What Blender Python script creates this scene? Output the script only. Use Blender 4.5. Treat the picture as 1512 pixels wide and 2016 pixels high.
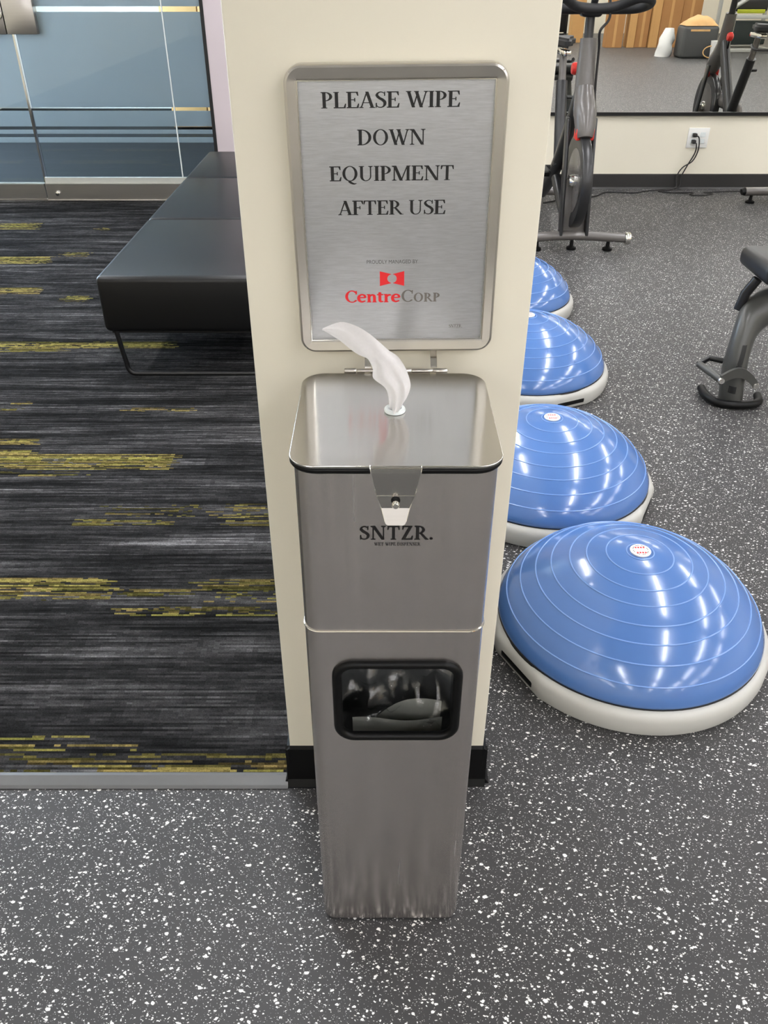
import bpy, bmesh, math, random
import numpy as np
from mathutils import Vector, Matrix
random.seed(7); np.random.seed(7)
PI = math.pi
SC = bpy.context.scene
for o in list(bpy.data.objects): bpy.data.objects.remove(o)
COL = SC.collection

# ------------------------------------------------------------------ camera, world, exposure
cam = bpy.data.cameras.new('camera'); cam_o = bpy.data.objects.new('camera', cam); COL.objects.link(cam_o)
cam.sensor_fit = 'VERTICAL'; cam.sensor_height = 36.0; cam.lens = 36.0*1600/2016
cam.shift_x = 8/2016; cam.clip_start = 0.02; cam.clip_end = 100
cam_o.location = (0, 0, 1.35); cam_o.rotation_euler = (math.radians(90-34.1), 0, 0)
SC.camera = cam_o
W = bpy.data.worlds.new('world'); SC.world = W; W.use_nodes = True
W.node_tree.nodes['Background'].inputs[0].default_value = (.9, .93, 1, 1)
W.node_tree.nodes['Background'].inputs[1].default_value = .05
SC.view_settings.view_transform = 'Standard'; SC.view_settings.look = 'None'
SC.view_settings.exposure = 0.0; SC.view_settings.gamma = 1.0
SC.view_settings.use_curve_mapping = False
SC.cycles.max_bounces = 7; SC.cycles.diffuse_bounces = 3; SC.cycles.glossy_bounces = 4; SC.cycles.transparent_max_bounces = 8
LAMP_STRENGTH = 50.0
LAMP_COLOR = (1.0, .99, 1.02)

# ------------------------------------------------------------------ materials
MATS = {}
def srgb(r, g, b):
    return tuple((c/12.92 if c <= .04045 else ((c+.055)/1.055)**2.4) for c in (r/255, g/255, b/255))
class NT:
    def __init__(s, name):
        s.m = bpy.data.materials.new(name); s.m.use_nodes = True; s.t = s.m.node_tree
        s.t.nodes.clear(); s.out = s.n('ShaderNodeOutputMaterial')
        MATS[name] = s.m
    def n(s, typ, **kw):
        nd = s.t.nodes.new(typ)
        for k, v in kw.items():
            if k == 'inp':
                for i, val in v.items(): nd.inputs[i].default_value = val
            else: setattr(nd, k, v)
        return nd
    def l(s, a, b): s.t.links.new(a, b)
    def math(s, op, a, b=None, c=None, clamp=False):
        nd = s.n('ShaderNodeMath', operation=op); nd.use_clamp = clamp
        for i, v in enumerate((a, b, c)):
            if v is None: continue
            if isinstance(v, (int, float)): nd.inputs[i].default_value = v
            else: s.l(v, nd.inputs[i])
        return nd.outputs[0]
    def mix(s, f, a, b):
        nd = s.n('ShaderNodeMix', data_type='RGBA')
        for sock, v in ((nd.inputs[0], f), (nd.inputs[6], a), (nd.inputs[7], b)):
            if isinstance(v, (int, float)): sock.default_value = v
            elif isinstance(v, tuple): sock.default_value = (*v[:3], 1)
            else: s.l(v, sock)
        return nd.outputs[2]
    def coords(s, scale=(1, 1, 1), kind='Object', rot=(0, 0, 0)):
        tc = s.n('ShaderNodeTexCoord'); mp = s.n('ShaderNodeMapping')
        mp.inputs['Scale'].default_value = scale; mp.inputs['Rotation'].default_value = rot
        s.l(tc.outputs[kind], mp.inputs[0]); return mp.outputs[0]
    def noise(s, vec, scale, detail=2, rough=.5):
        nd = s.n('ShaderNodeTexNoise'); nd.inputs['Scale'].default_value = scale
        nd.inputs['Detail'].default_value = detail; nd.inputs['Roughness'].default_value = rough
        s.l(vec, nd.inputs['Vector']); return nd.outputs['Fac']
    def bsdf(s, **kw):
        b = s.n('ShaderNodeBsdfPrincipled')
        for k, v in kw.items():
            k = k.replace('_', ' ')
            if isinstance(v, tuple): b.inputs[k].default_value = (*v[:3], 1)
            elif isinstance(v, (int, float)): b.inputs[k].default_value = v
            else: s.l(v, b.inputs[k])
        s.l(b.outputs[0], s.out.inputs[0]); return b
    def bump(s, b, h, strength=.3, dist=.002):
        nd = s.n('ShaderNodeBump'); nd.inputs['Strength'].default_value = strength
        nd.inputs['Distance'].default_value = dist; s.l(h, nd.inputs['Height']); s.l(nd.outputs[0], b.inputs['Normal'])

def plain(name, col, rough=.5, metal=0., var=.06, scale=40, spec=.5, bump=0.):
    t = NT(name); v = t.coords(); nz = t.noise(v, scale, 3)
    lo = tuple(c*(1-var) for c in col); hi = tuple(min(1, c*(1+var)) for c in col)
    b = t.bsdf(Base_Color=t.mix(nz, lo, hi), Roughness=rough, Metallic=metal, Specular_IOR_Level=spec)
    if bump: t.bump(b, nz, bump)
    return t.m
def steel(name, col, rough, stretch, aniso=0., rot=0., var=.10, bstr=.05, axis='Z'):
    t = NT(name); v = t.coords(stretch); nz = t.noise(v, 1.0, 3, .6)
    ro = t.math('MULTIPLY_ADD', nz, rough*.4, rough*.8)
    b = t.bsdf(Base_Color=t.mix(nz, tuple(c*(1-var) for c in col), tuple(min(1, c*(1+var)) for c in col)), Metallic=1., Roughness=ro)
    if aniso:
        b.inputs['Anisotropic'].default_value = aniso; b.inputs['Anisotropic Rotation'].default_value = rot
        tg = t.n('ShaderNodeCombineXYZ'); tg.inputs[axis].default_value = 1.; t.l(tg.outputs[0], b.inputs['Tangent'])
    if bstr: t.bump(b, nz, bstr, .0004)
    return t.m

plain('wall_paint', srgb(231, 225, 206), .55, var=.015, scale=3, bump=.02)
plain('lilac_wall_paint', srgb(196, 185, 189), .6, var=.02, scale=3)
plain('ceiling_paint', srgb(225, 222, 214), .8, var=.02, scale=4)
plain('rubber_baseboard', srgb(40, 39, 38), .45, var=.1)
plain('vinyl_strip', srgb(84, 84, 84), .42, var=.06, scale=60)
plain('black_leather', srgb(13, 13, 14), .36, var=.1, scale=300, bump=.05, spec=.4)
plain('black_metal', srgb(18, 18, 19), .35)
plain('black_rubber', srgb(10, 10, 10), .42, spec=.2)
plain('corridor_floor', srgb(30, 31, 33), .9, spec=.1)
plain('inner_lining', srgb(128, 130, 130), .6)
plain('dark_seam', srgb(14, 14, 14), .6)
plain('black_ink', srgb(16, 14, 14), .5)
plain('grey_ink', srgb(112, 106, 100), .5)
plain('thin_ink', srgb(90, 88, 86), .5)
plain('red_ink', srgb(226, 36, 42), .5)
plain('bosu_grey', srgb(184, 183, 176), .42, var=.03)
plain('white_plastic', srgb(235, 235, 230), .4, var=.02)
plain('frost_plastic', srgb(222, 228, 226), .3, var=.03)
plain('bike_black', srgb(40, 40, 41), .32, var=.1)
plain('bike_grey', srgb(100, 96, 93), .25, var=.06)
plain('bike_foam', srgb(34, 34, 35), .6)
plain('red_plastic', srgb(216, 52, 44), .35)
plain('bench_paint', srgb(68, 68, 65), .33, var=.06)
plain('bench_pad', srgb(32, 32, 31), .42, bump=.03, scale=250)
plain('cardboard', srgb(172, 124, 74), .75, var=.08, scale=8)
plain('cardboard_light', srgb(200, 154, 96), .75, var=.08, scale=8)
plain('bin_grey', srgb(70, 71, 70), .55)
plain('tan_paper', srgb(206, 165, 110), .8, var=.12, scale=14, bump=.3)
plain('rack_grey', srgb(176, 177, 170), .35)
plain('dark_green', srgb(34, 44, 42), .5)
plain('lime', srgb(170, 178, 40), .5)
plain('cord_black', srgb(26, 24, 24), .5)
plain('paper_grey', srgb(176, 178, 168), .85, var=.06, scale=120, bump=.1)
plain('blue_jeans', srgb(60, 72, 96), .7)
steel('brushed_body', (.64, .60, .575), .25, (120, 120, 2), .7, .0, .03, 0.)
steel('brushed_lid', (.53, .515, .485), .17, (200, 6, 200), .85, .0, .04, .0, 'Y')
steel('sign_frame_metal', (.56, .535, .49), .32, (30, 30, 30), 0, 0, .04, 0.)
steel('sign_panel_metal', (.52, .53, .55), .40, (60, 500, 700), 0, 0, .22, .25)
steel('hasp_metal', (.50, .485, .455), .20, (40, 40, 40), 0, 0, .04, 0.)
steel('chrome', (.85, .83, .78), .10, (30, 30, 30), 0, 0, .02, 0.)
steel('rail_metal', (.50, .48, .46), .33, (4, 200, 200), 0, 0, .08)

t = NT('mirror_glass'); v = t.coords((2, 2, 2)); nz = t.noise(v, 1.5, 1)
t.bsdf(Base_Color=t.mix(nz, (.86, .86, .82), (.88, .88, .84)), Metallic=1., Roughness=.004)

t = NT('bosu_blue'); v = t.coords(); nz = t.noise(v, 9, 3)
b = t.bsdf(Base_Color=t.mix(nz, srgb(75, 111, 168), srgb(81, 118, 176)), Roughness=.17, Specular_IOR_Level=.55)
b.inputs['Coat Weight'].default_value = .25; b.inputs['Coat Roughness'].default_value = .08
t.bump(b, t.noise(v, 26, 2), .10, .003)
t = NT('bosu_ridge'); v = t.coords(); nz = t.noise(v, 9, 3)
t.bsdf(Base_Color=t.mix(nz, srgb(112, 148, 204), srgb(118, 154, 210)), Roughness=.25)

# flecked rubber floor
t = NT('fleck_rubber'); v = t.coords()
nd = t.n('ShaderNodeTexNoise', noise_dimensions='3D'); nd.inputs['Scale'].default_value = 170; nd.inputs['Detail'].default_value = 1
t.l(v, nd.inputs['Vector'])
off = t.n('ShaderNodeVectorMath', operation='MULTIPLY_ADD'); off.inputs[1].default_value = (.006, .006, 0); off.inputs[2].default_value = (0, 0, 0)
t.l(nd.outputs['Color'], off.inputs[0])
add = t.n('ShaderNodeVectorMath', operation='ADD'); t.l(v, add.inputs[0]); t.l(off.outputs[0], add.inputs[1])
def flecks(scale, keep, r0, r1, ang):
    mp = t.n('ShaderNodeMapping'); mp.inputs['Rotation'].default_value = (0, 0, ang); mp.inputs['Scale'].default_value = (.72, 1.12, 1)
    t.l(add.outputs[0], mp.inputs[0])
    vo = t.n('ShaderNodeTexVoronoi', voronoi_dimensions='2D', feature='F1'); vo.inputs['Scale'].default_value = scale
    t.l(mp.outputs[0], vo.inputs['Vector'])
    sp = t.n('ShaderNodeSeparateColor'); t.l(vo.outputs['Color'], sp.inputs[0])
    on = t.math('LESS_THAN', sp.outputs[0], keep)
    rad = t.math('MULTIPLY_ADD', sp.outputs[1], r1-r0, r0)
    inside = t.math('SUBTRACT', rad, vo.outputs['Distance'])
    sm = t.math('MULTIPLY', inside, 14., clamp=True)
    return t.math('MULTIPLY', on, sm)
f1 = flecks(125, .22, .10, .31, .3); f2 = flecks(215, .20, .10, .30, -.6); f3 = flecks(92, .09, .14, .30, .9); f4 = flecks(380, .30, .08, .28, 1.4)
fl = t.math('MAXIMUM', t.math('MAXIMUM', f1, f2), t.math('MAXIMUM', f3, t.math('MULTIPLY', f4, .6)))
base = t.mix(t.noise(v, 5, 4), srgb(45, 45, 45), srgb(57, 56, 56))
fine = t.noise(v, 700, 2)
base = t.mix(t.math('MULTIPLY', fine, .35), base, srgb(66, 66, 66))
b = t.bsdf(Base_Color=t.mix(fl, base, srgb(236, 235, 230)), Roughness=.48, Specular_IOR_Level=.32)
t.bump(b, t.math('ADD', fine, t.math('MULTIPLY', fl, .4)), .25, .0008)

# carpet: colours come from a per-yarn attribute
t = NT('carpet_yarn'); at = t.n('ShaderNodeAttribute', attribute_name='yarn'); at.attribute_type = 'GEOMETRY'
v = t.coords((300, 500, 300)); nz = t.noise(v, 1., 2)
mul = t.math('MULTIPLY_ADD', nz, 1.5, .25)
vm = t.n('ShaderNodeVectorMath', operation='SCALE'); t.l(at.outputs['Color'], vm.inputs[0]); t.l(mul, vm.inputs['Scale'])
b = t.bsdf(Base_Color=vm.outputs[0], Roughness=.95, Specular_IOR_Level=.1)
t.bump(b, nz, .8, .003)

# wipes (soft non-woven), thin bag film, frosted film, clear glass
t = NT('wipe_cloth'); v = t.coords((1, 1, 1)); nz = t.noise(v, 260, 3)
d = t.n('ShaderNodeBsdfDiffuse'); t.l(t.mix(nz, (.80, .78, .78), (.90, .88, .88)), d.inputs[0])
tr = t.n('ShaderNodeBsdfTranslucent'); tr.inputs[0].default_value = (.85, .84, .82, 1)
mx = t.n('ShaderNodeMixShader'); mx.inputs[0].default_value = .35; t.l(d.outputs[0], mx.inputs[1]); t.l(tr.outputs[0], mx.inputs[2]); t.l(mx.outputs[0], t.out.inputs[0])
bp = t.n('ShaderNodeBump'); bp.inputs['Strength'].default_value = .25; bp.inputs['Distance'].default_value = .001; t.l(nz, bp.inputs['Height']); t.l(bp.outputs[0], d.inputs['Normal'])
t = NT('bag_film'); v = t.coords(); nz = t.noise(v, 60, 3)
g = t.n('ShaderNodeBsdfGlossy'); g.inputs['Roughness'].default_value = .18; g.inputs[0].default_value = (.9, .9, .9, 1)
bp = t.n('ShaderNodeBump'); bp.inputs['Strength'].default_value = .5; bp.inputs['Distance'].default_value = .006; t.l(nz, bp.inputs['Height']); t.l(bp.outputs[0], g.inputs['Normal'])
tp = t.n('ShaderNodeBsdfTransparent'); tp.inputs[0].default_value = (.95, .95, .95, 1)
mx = t.n('ShaderNodeMixShader'); mx.inputs[0].default_value = .08; t.l(tp.outputs[0], mx.inputs[1]); t.l(g.outputs[0], mx.inputs[2]); t.l(mx.outputs[0], t.out.inputs[0])
t = NT('frost_film'); v = t.coords(); nz = t.noise(v, 300, 1)
d = t.n('ShaderNodeBsdfDiffuse'); t.l(t.mix(nz, (.38, .38, .39), (.42, .42, .43)), d.inputs[0])
tr = t.n('ShaderNodeBsdfTranslucent'); tr.inputs[0].default_value = (.74, .76, .78, 1)
mx = t.n('ShaderNodeMixShader'); mx.inputs[0].default_value = .62; t.l(d.outputs[0], mx.inputs[1]); t.l(tr.outputs[0], mx.inputs[2])
g = t.n('ShaderNodeBsdfGlossy'); g.inputs['Roughness'].default_value = .12
fr = t.n('ShaderNodeFresnel'); fr.inputs[0].default_value = 1.4
m2 = t.n('ShaderNodeMixShader'); t.l(fr.outputs[0], m2.inputs[0]); t.l(mx.outputs[0], m2.inputs[1]); t.l(g.outputs[0], m2.inputs[2]); t.l(m2.outputs[0], t.out.inputs[0])
t = NT('clear_glass'); v = t.coords(); nz = t.noise(v, 2, 1)
tp = t.n('ShaderNodeBsdfTransparent'); t.l(t.mix(nz, (.84, .88, .87), (.86, .90, .89)), tp.inputs[0])
g = t.n('ShaderNodeBsdfGlossy'); g.inputs['Roughness'].default_value = .02
fr = t.n('ShaderNodeFresnel'); fr.inputs[0].default_value = 1.5
m2 = t.n('ShaderNodeMixShader'); t.l(fr.outputs[0], m2.inputs[0]); t.l(tp.outputs[0], m2.inputs[1]); t.l(g.outputs[0], m2.inputs[2]); t.l(m2.outputs[0], t.out.inputs[0])
def emit(name, col, s):
    t = NT(name); e = t.n('ShaderNodeEmission'); v = t.coords(); nz = t.noise(v, .6, 1)
    t.l(t.mix(nz, tuple(c*.97 for c in col), col), e.inputs[0]); e.inputs[1].default_value = s; t.l(e.outputs[0], t.out.inputs[0])
emit('lamp_diffuser', LAMP_COLOR, LAMP_STRENGTH)
emit('film_backlight', (.62, .79, 1.0), 27.0)  # glow for the added panel behind the frosted film

# ------------------------------------------------------------------ mesh helpers
def tag(o, label=None, cat=None, group=None, kind=None):
    if label: o['label'] = label
    if cat: o['category'] = cat
    if group: o['group'] = group
    if kind: o['kind'] = kind
    return o
def empty(name, loc, label, cat, rz=0., group=None):
    o = bpy.data.objects.new(name, None); COL.objects.link(o); o.empty_display_size = .05
    o.location = loc; o.rotation_euler = (0, 0, rz)
    return tag(o, label, cat, group)
def link(name, me, mat, parent=None):
    o = bpy.data.objects.new(name, me); COL.objects.link(o)
    if mat: me.materials.append(MATS[mat])
    if parent: o.parent = parent
    return o
class MB:
    """collects shapes; build() makes one mesh object"""
    def __init__(s): s.v = []; s.f = []; s.sm = []
    def add(s, vs, fs, smooth=False):
        o = len(s.v); s.v += [tuple(map(float, q)) for q in vs]
        for f in fs: s.f.append(tuple(i+o for i in f)); s.sm.append(smooth)
        return s
    def box(s, x0, y0, z0, x1, y1, z1):
        return s.add([(x0,y0,z0),(x1,y0,z0),(x1,y1,z0),(x0,y1,z0),(x0,y0,z1),(x1,y0,z1),(x1,y1,z1),(x0,y1,z1)],
                     [(0,3,2,1),(4,5,6,7),(0,1,5,4),(1,2,6,5),(2,3,7,6),(3,0,4,7)])
    def rbox(s, x0, y0, z0, x1, y1, z1, r, seg=3, M=None):
        bm = bmesh.new(); bmesh.ops.create_cube(bm, size=1)
        for w in bm.verts:
            w.co = Vector(((x0+x1)/2+w.co.x*(x1-x0), (y0+y1)/2+w.co.y*(y1-y0), (z0+z1)/2+w.co.z*(z1-z0)))
        bmesh.ops.bevel(bm, geom=list(bm.edges), offset=r, segments=seg, affect='EDGES', profile=.5)
        bm.verts.index_update()
        vs = [(M @ w.co if M else w.co) for w in bm.verts]
        s.add(vs, [[w.index for w in f.verts] for f in bm.faces], True); bm.free(); return s
    def tube(s, path, r, n=10, closed=False, caps=True, flat=1.0, up=None):
        """sweep a circle (radius r, or list) along path"""
        P = [Vector(p) for p in path]; m = len(P)
        R = r if isinstance(r, (list, tuple)) else [r]*m
        rings = []; prev = None
        for i in range(m):
            a = P[i-1] if (i > 0 or closed) else P[i]; b = P[(i+1) % m] if (i < m-1 or closed) else P[i]
            tdir = (b-a).normalized()
            ref = Vector(up) if up else (prev if prev is not None else (Vector((0,0,1)) if abs(tdir.z) < .9 else Vector((1,0,0))))
            u = (ref - tdir*ref.dot(tdir))
            if u.length < 1e-6: u = tdir.orthogonal()
            u.normalize(); w = tdir.cross(u); prev = u
            rings.append([P[i]+(u*math.cos(2*PI*k/n)*flat+w*math.sin(2*PI*k/n))*R[i] for k in range(n)])
        vs = [q for rg in rings for q in rg]; fs = []
        for i in range(m if closed else m-1):
            j = (i+1) % m
            for k in range(n):
                fs.append((i*n+k, i*n+(k+1) % n, j*n+(k+1) % n, j*n+k))
        if caps and not closed: fs += [tuple(range(n-1, -1, -1)), tuple((m-1)*n+k for k in range(n))]
        return s.add(vs, fs, True)
    def lathe(s, prof, n=32, c=(0,0,0), axis='Z'):
        vs = []; fs = []
        for (r, z) in prof:
            for k in range(n):
                a = 2*PI*k/n; p = (r*math.cos(a), r*math.sin(a), z)
                if axis == 'X': p = (z, r*math.cos(a), r*math.sin(a))
                if axis == 'Y': p = (r*math.sin(a), z, r*math.cos(a))
                vs.append((p[0]+c[0], p[1]+c[1], p[2]+c[2]))
        for i in range(len(prof)-1):
            for k in range(n): fs.append((i*n+k, i*n+(k+1) % n, (i+1)*n+(k+1) % n, (i+1)*n+k))
        fs.append(tuple(range(n-1, -1, -1))); fs.append(tuple((len(prof)-1)*n+k for k in range(n)))
        return s.add(vs, fs, True)
    def prism(s, poly, axis, a, b, smooth=False):
        """poly (2-D) extruded between a and b along axis"""
        def P(u, w, d): return {'X': (d,u,w), 'Y': (u,d,w), 'Z': (u,w,d)}[axis]
        n = len(poly); vs = [P(u, w, a) for u, w in poly]+[P(u, w, b) for u, w in poly]
        fs = [tuple(range(n)), tuple(range(2*n-1, n-1, -1))]+[(i, n+i, n+(i+1) % n, (i+1) % n) for i in range(n)]
        return s.add(vs, fs, smooth)
    def build(s, name, mat, parent=None, fix=True, auto=40):
        me = bpy.data.meshes.new(name); me.from_pydata(s.v, [], s.f)
        me.polygons.foreach_set('use_smooth', s.sm)
        if fix:
            bm = bmesh.new(); bm.from_mesh(me); bmesh.ops.recalc_face_normals(bm, faces=list(bm.faces)); bm.to_mesh(me); bm.free()
        if any(s.sm) and auto: me.set_sharp_from_angle(angle=math.radians(auto))
        me.update(); return link(name, me, mat, parent)
def rrect(x0, y0, x1, y1, r, n=6):
    rs = r if isinstance(r, (tuple, list)) else (r,)*4       # order: (x1,y1) (x0,y1) (x0,y0) (x1,y0)
    out = []
    for (cx, cy, a0, rr) in ((x1-rs[0], y1-rs[0], 0, rs[0]), (x0+rs[1], y1-rs[1], 90, rs[1]), (x0+rs[2], y0+rs[2], 180, rs[2]), (x1-rs[3], y0+rs[3], 270, rs[3])):
        for k in range(n+1):
            a = math.radians(a0+90*k/n); out.append((cx+rr*math.cos(a), cy+rr*math.sin(a)))
    return out
def catmull(pts, n=6, closed=False):
    P = [np.array(p, float) for p in pts]; m = len(P); out = []
    for i in range(m if closed else m-1):
        g = lambda j: P[j % m] if closed else P[min(max(j, 0), m-1)]
        p0, p1, p2, p3 = g(i-1), g(i), g(i+1), g(i+2)
        for k in range(n):
            u = k/n; out.append(.5*((2*p1)+(-p0+p2)*u+(2*p0-5*p1+4*p2-p3)*u*u+(-p0+3*p1-3*p2+p3)*u**3))
    if not closed: out.append(P[-1])
    return [tuple(q) for q in out]
def copy_tree(o, parent=None):
    c = o.copy(); COL.objects.link(c); c.parent = parent
    for ch in list(o.children): copy_tree(ch, c)
    return c
def struct(name, mb, mat, label=None, parent=None):
    o = mb.build(name, mat, parent)
    if parent is None: tag(o, label, kind='structure')
    return o

# ------------------------------------------------------------------ the setting
RX0, RX1, RY0, CEIL = -4.2, 9.0, -9.2, 3.3
YG, YM = 5.74, 6.14            # glass front, mirror wall
floor = struct('floor', MB().box(RX0, RY0, -.06, RX1, 1.022, 0).box(.02, 1.022, -.06, RX1, YM, 0), 'fleck_rubber', 'speckled dark rubber gym floor with white flecks')
struct('ceiling', MB().box(RX0, RY0, CEIL, RX1, 10.2, CEIL+.1), 'ceiling_paint', 'pale ceiling above the gym')
wr = struct('wall_mirror_side', MB().box(.02, YM, 0, RX1, YM+.12, CEIL).box(-.10, YG, 0, .02, YM+.12, CEIL), 'wall_paint', 'cream wall under the mirror')
struct('wall_right', MB().box(RX1, RY0, 0, RX1+.1, YM+.1, CEIL), 'wall_paint', 'cream wall on the far right')
struct('wall_rear', MB().box(RX0, RY0-.1, 0, RX1, RY0, CEIL), 'wall_paint', 'cream wall at the far end seen in the mirror')
struct('wall_left', MB().box(RX0-.1, RY0, 0, RX0, YG, CEIL), 'wall_paint', 'cream wall on the left')
struct('wall_lilac', MB().box(-1.057, YG-.03, 0, -.10, YG+.10, CEIL), 'lilac_wall_paint', 'pale lilac wall strip beside the frosted glass')
struct('baseboard_mirror_side', MB().prism([(YM, 0), (YM-.018, 0), (YM-.010, .012), (YM-.008, .095), (YM, .1)], 'X', .02, RX1), 'rubber_baseboard', 'black rubber baseboard under the cream mirror wall')
# pillar that carries the dispenser sign
PX0, PX1, PY = -.1735, .1990, 1.042
struct('wall_pillar', MB().rbox(PX0, PY, -.02, PX1, PY+.75, CEIL+.02, .003, 2), 'wall_paint', 'cream painted pillar behind the steel dispenser')
bb = MB()
lp = [(0, 0), (-.017, 0), (-.009, .014), (-.006, .098), (0, .102)]
for (nx, ny, a, bq) in ((0, 1, PX0-.006, PX1+.006),):
    bb.prism([(PY+u, w) for u, w in lp], 'X', PX0-.008, PX1+.008)
bb.prism([(PX0+u, w) for u, w in lp], 'Y', PY-.008, PY+.75)
bb.prism([(PX1-u, w) for u, w in lp], 'Y', PY-.008, PY+.75)
struct('baseboard_pillar', bb, 'black_rubber', 'black rubber cove base around the cream pillar')
# transition strip between carpet and rubber
struct('trim_1', MB().prism([(1.020, 0), (1.0535, 0), (1.0545, .007), (1.047, .008), (1.026, .0045), (1.0195, .002)], 'X', -3.9, PX0-.008), 'vinyl_strip', 'grey vinyl transition strip between carpet and rubber floor')
struct('trim_2', MB().box(-.02, PY+.75, 0, .02, YG, .006), 'vinyl_strip', 'grey vinyl transition strip behind the pillar')

# carpet, woven rib by rib
PATCH = [(-1.366,-1.278,2.689,2.714,.5),(-1.881,-1.323,2.644,2.66,.7),(-.91,-.674,2.64,2.665,.6),(-1.787,-1.157,2.391,2.433,.9),(-1.76,-1.154,2.326,2.356,1),(-1.736,-.671,2.232,2.326,.95),(-1.708,-.949,2.189,2.223,.35),(-.798,-.549,1.962,2.027,.3),(-.891,-.606,1.921,1.949,.7),(-.471,-.321,1.916,2.035,.45),(-1.493,-.702,1.626,1.678,1),(-1.476,-.856,1.588,1.626,.8),(-.858,-.691,1.591,1.636,.5),(-.679,-.477,1.606,1.63,.95),(-.478,-.267,1.58,1.672,.6),(-.663,-.59,1.527,1.556,.6),(-.566,-.254,1.527,1.56,.85),(-1.297,-.61,1.14,1.15,.9),(-1.288,-.517,1.114,1.127,.8),(-1.276,-.195,1.076,1.106,.3),(-.589,-.492,1.058,1.073,.95),(-1.263,-.661,1.052,1.063,.95),(-.452,-.311,1.061,1.076,.95),(-.26,-.185,1.061,1.082,1),(-2.835,-2.088,5.049,5.188,.9),(-2.569,-1.807,4.369,4.496,1),(-1.751,-1.615,4.496,4.571,.6),(-2.378,-1.68,3.893,3.983,1),(-1.522,-1.404,3.779,3.864,.7),(-2.112,-.858,3.218,3.285,.95),(-2.091,-1.321,3.176,3.218,.85),(-1.724,-1.646,5.026,5.083,.7),(-3.9,-2.2,2.9,2.95,.8),(-3.9,-2.4,1.6,1.68,.9),(-3.9,-2.9,4.38,4.5,.9),(-3.0,-2.6,3.9,3.98,.8)]
def make_carpet():
    x0, x1, y0, y1 = -3.9, -.02, 1.0530, YG+.02
    pitch = .0058; rows = int((y1-y0)/pitch); segs = 290
    rng = np.random.default_rng(3)
    xs = np.linspace(x0, x1, segs+1); ys = y0+np.arange(2*rows+1)*pitch/2
    zz = np.where(np.arange(2*rows+1) % 2 == 1, .0055, .0025)
    X, Y = np.meshgrid(xs, ys); Z = np.repeat(zz[:, None], segs+1, 1)
    verts = np.stack([X, Y, Z], -1).reshape(-1, 3)
    r, c = np.meshgrid(np.arange(2*rows), np.arange(segs), indexing='ij'); q = segs+1
    faces = np.stack([r*q+c, r*q+c+1, (r+1)*q+c+1, (r+1)*q+c], -1).reshape(-1, 4)
    me = bpy.data.meshes.new('carpet')
    me.vertices.add(len(verts)); me.vertices.foreach_set('co', verts.ravel())
    me.loops.add(len(faces)*4); me.loops.foreach_set('vertex_index', faces.ravel().astype(np.int32))
    me.polygons.add(len(faces)); me.polygons.foreach_set('loop_start', np.arange(len(faces), dtype=np.int32)*4)
    me.update(calc_edges=True)
    # yarn colours: broad grey banding + per-yarn streaks + yellow blocks
    yc = y0+(np.arange(rows)+.5)*pitch; xc = (xs[:-1]+xs[1:])/2
    def smooth(a, k, ax):
        ker = np.ones(k)/k; return np.apply_along_axis(lambda w: np.convolve(np.pad(w, k, mode='wrap'), ker, 'same')[k:-k], ax, a)
    def norm(a): return (a-a.mean())/a.std()
    band = norm(smooth(smooth(rng.normal(size=(rows, segs)), 41, 1), 7, 0))
    streak = norm(smooth(rng.normal(size=(rows, segs)), 15, 1))
    fine = rng.normal(size=(rows, segs))
    g = np.clip(.025*np.exp(.42*band+.45*streak+.10*fine), .005, .20)
    colr = np.stack([g*1.0, g*.99, g*1.02], -1)
    ye = rng.random((rows, segs)); yb = norm(smooth(rng.normal(size=(rows, segs)), 8, 1))
    for (a, b_, n_, f_, s_) in PATCH:
        rs = np.where((yc > n_-.001) & (yc < f_+.001))[0]
        if len(rs) == 0: rs = np.array([np.abs(yc-(n_+f_)/2).argmin()])
        for i in rs:
            e0, e1 = a+rng.normal()*.02, b_+rng.normal()*.015
            cs = np.where((xc > e0) & (xc < e1))[0]
            m = yb[i, cs] > (.75-1.7*s_)
            cs = cs[m]
            k = rng.choice([.30, .45, .7, .95, 1.1, 1.2])
            hue = rng.random()
            cc = np.array((.200, .192, .046))*(1-hue)+np.array((.240, .178, .066))*hue
            colr[i, cs] = cc*.88*k*s_**.5*(.55+.9*ye[i, cs][:, None])
    colr = np.repeat(colr, 2, 0).reshape(-1, 3)
    at = me.attributes.new('yarn', 'FLOAT_COLOR', 'FACE')
    at.data.foreach_set('color', np.concatenate([colr, np.ones((len(colr), 1))], 1).astype(np.float32).ravel())
    o = link('carpet', me, 'carpet_yarn'); tag(o, 'dark grey ribbed carpet with broken yellow stripes', kind='structure')
make_carpet()
struct('floor_under_carpet', MB().box(RX0, 1.022, -.06, .02, YG, 0).box(RX0, YG, -.06, .02, 10.2, 0), 'corridor_floor', 'dark floor under the carpet and beyond the glass')

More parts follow.
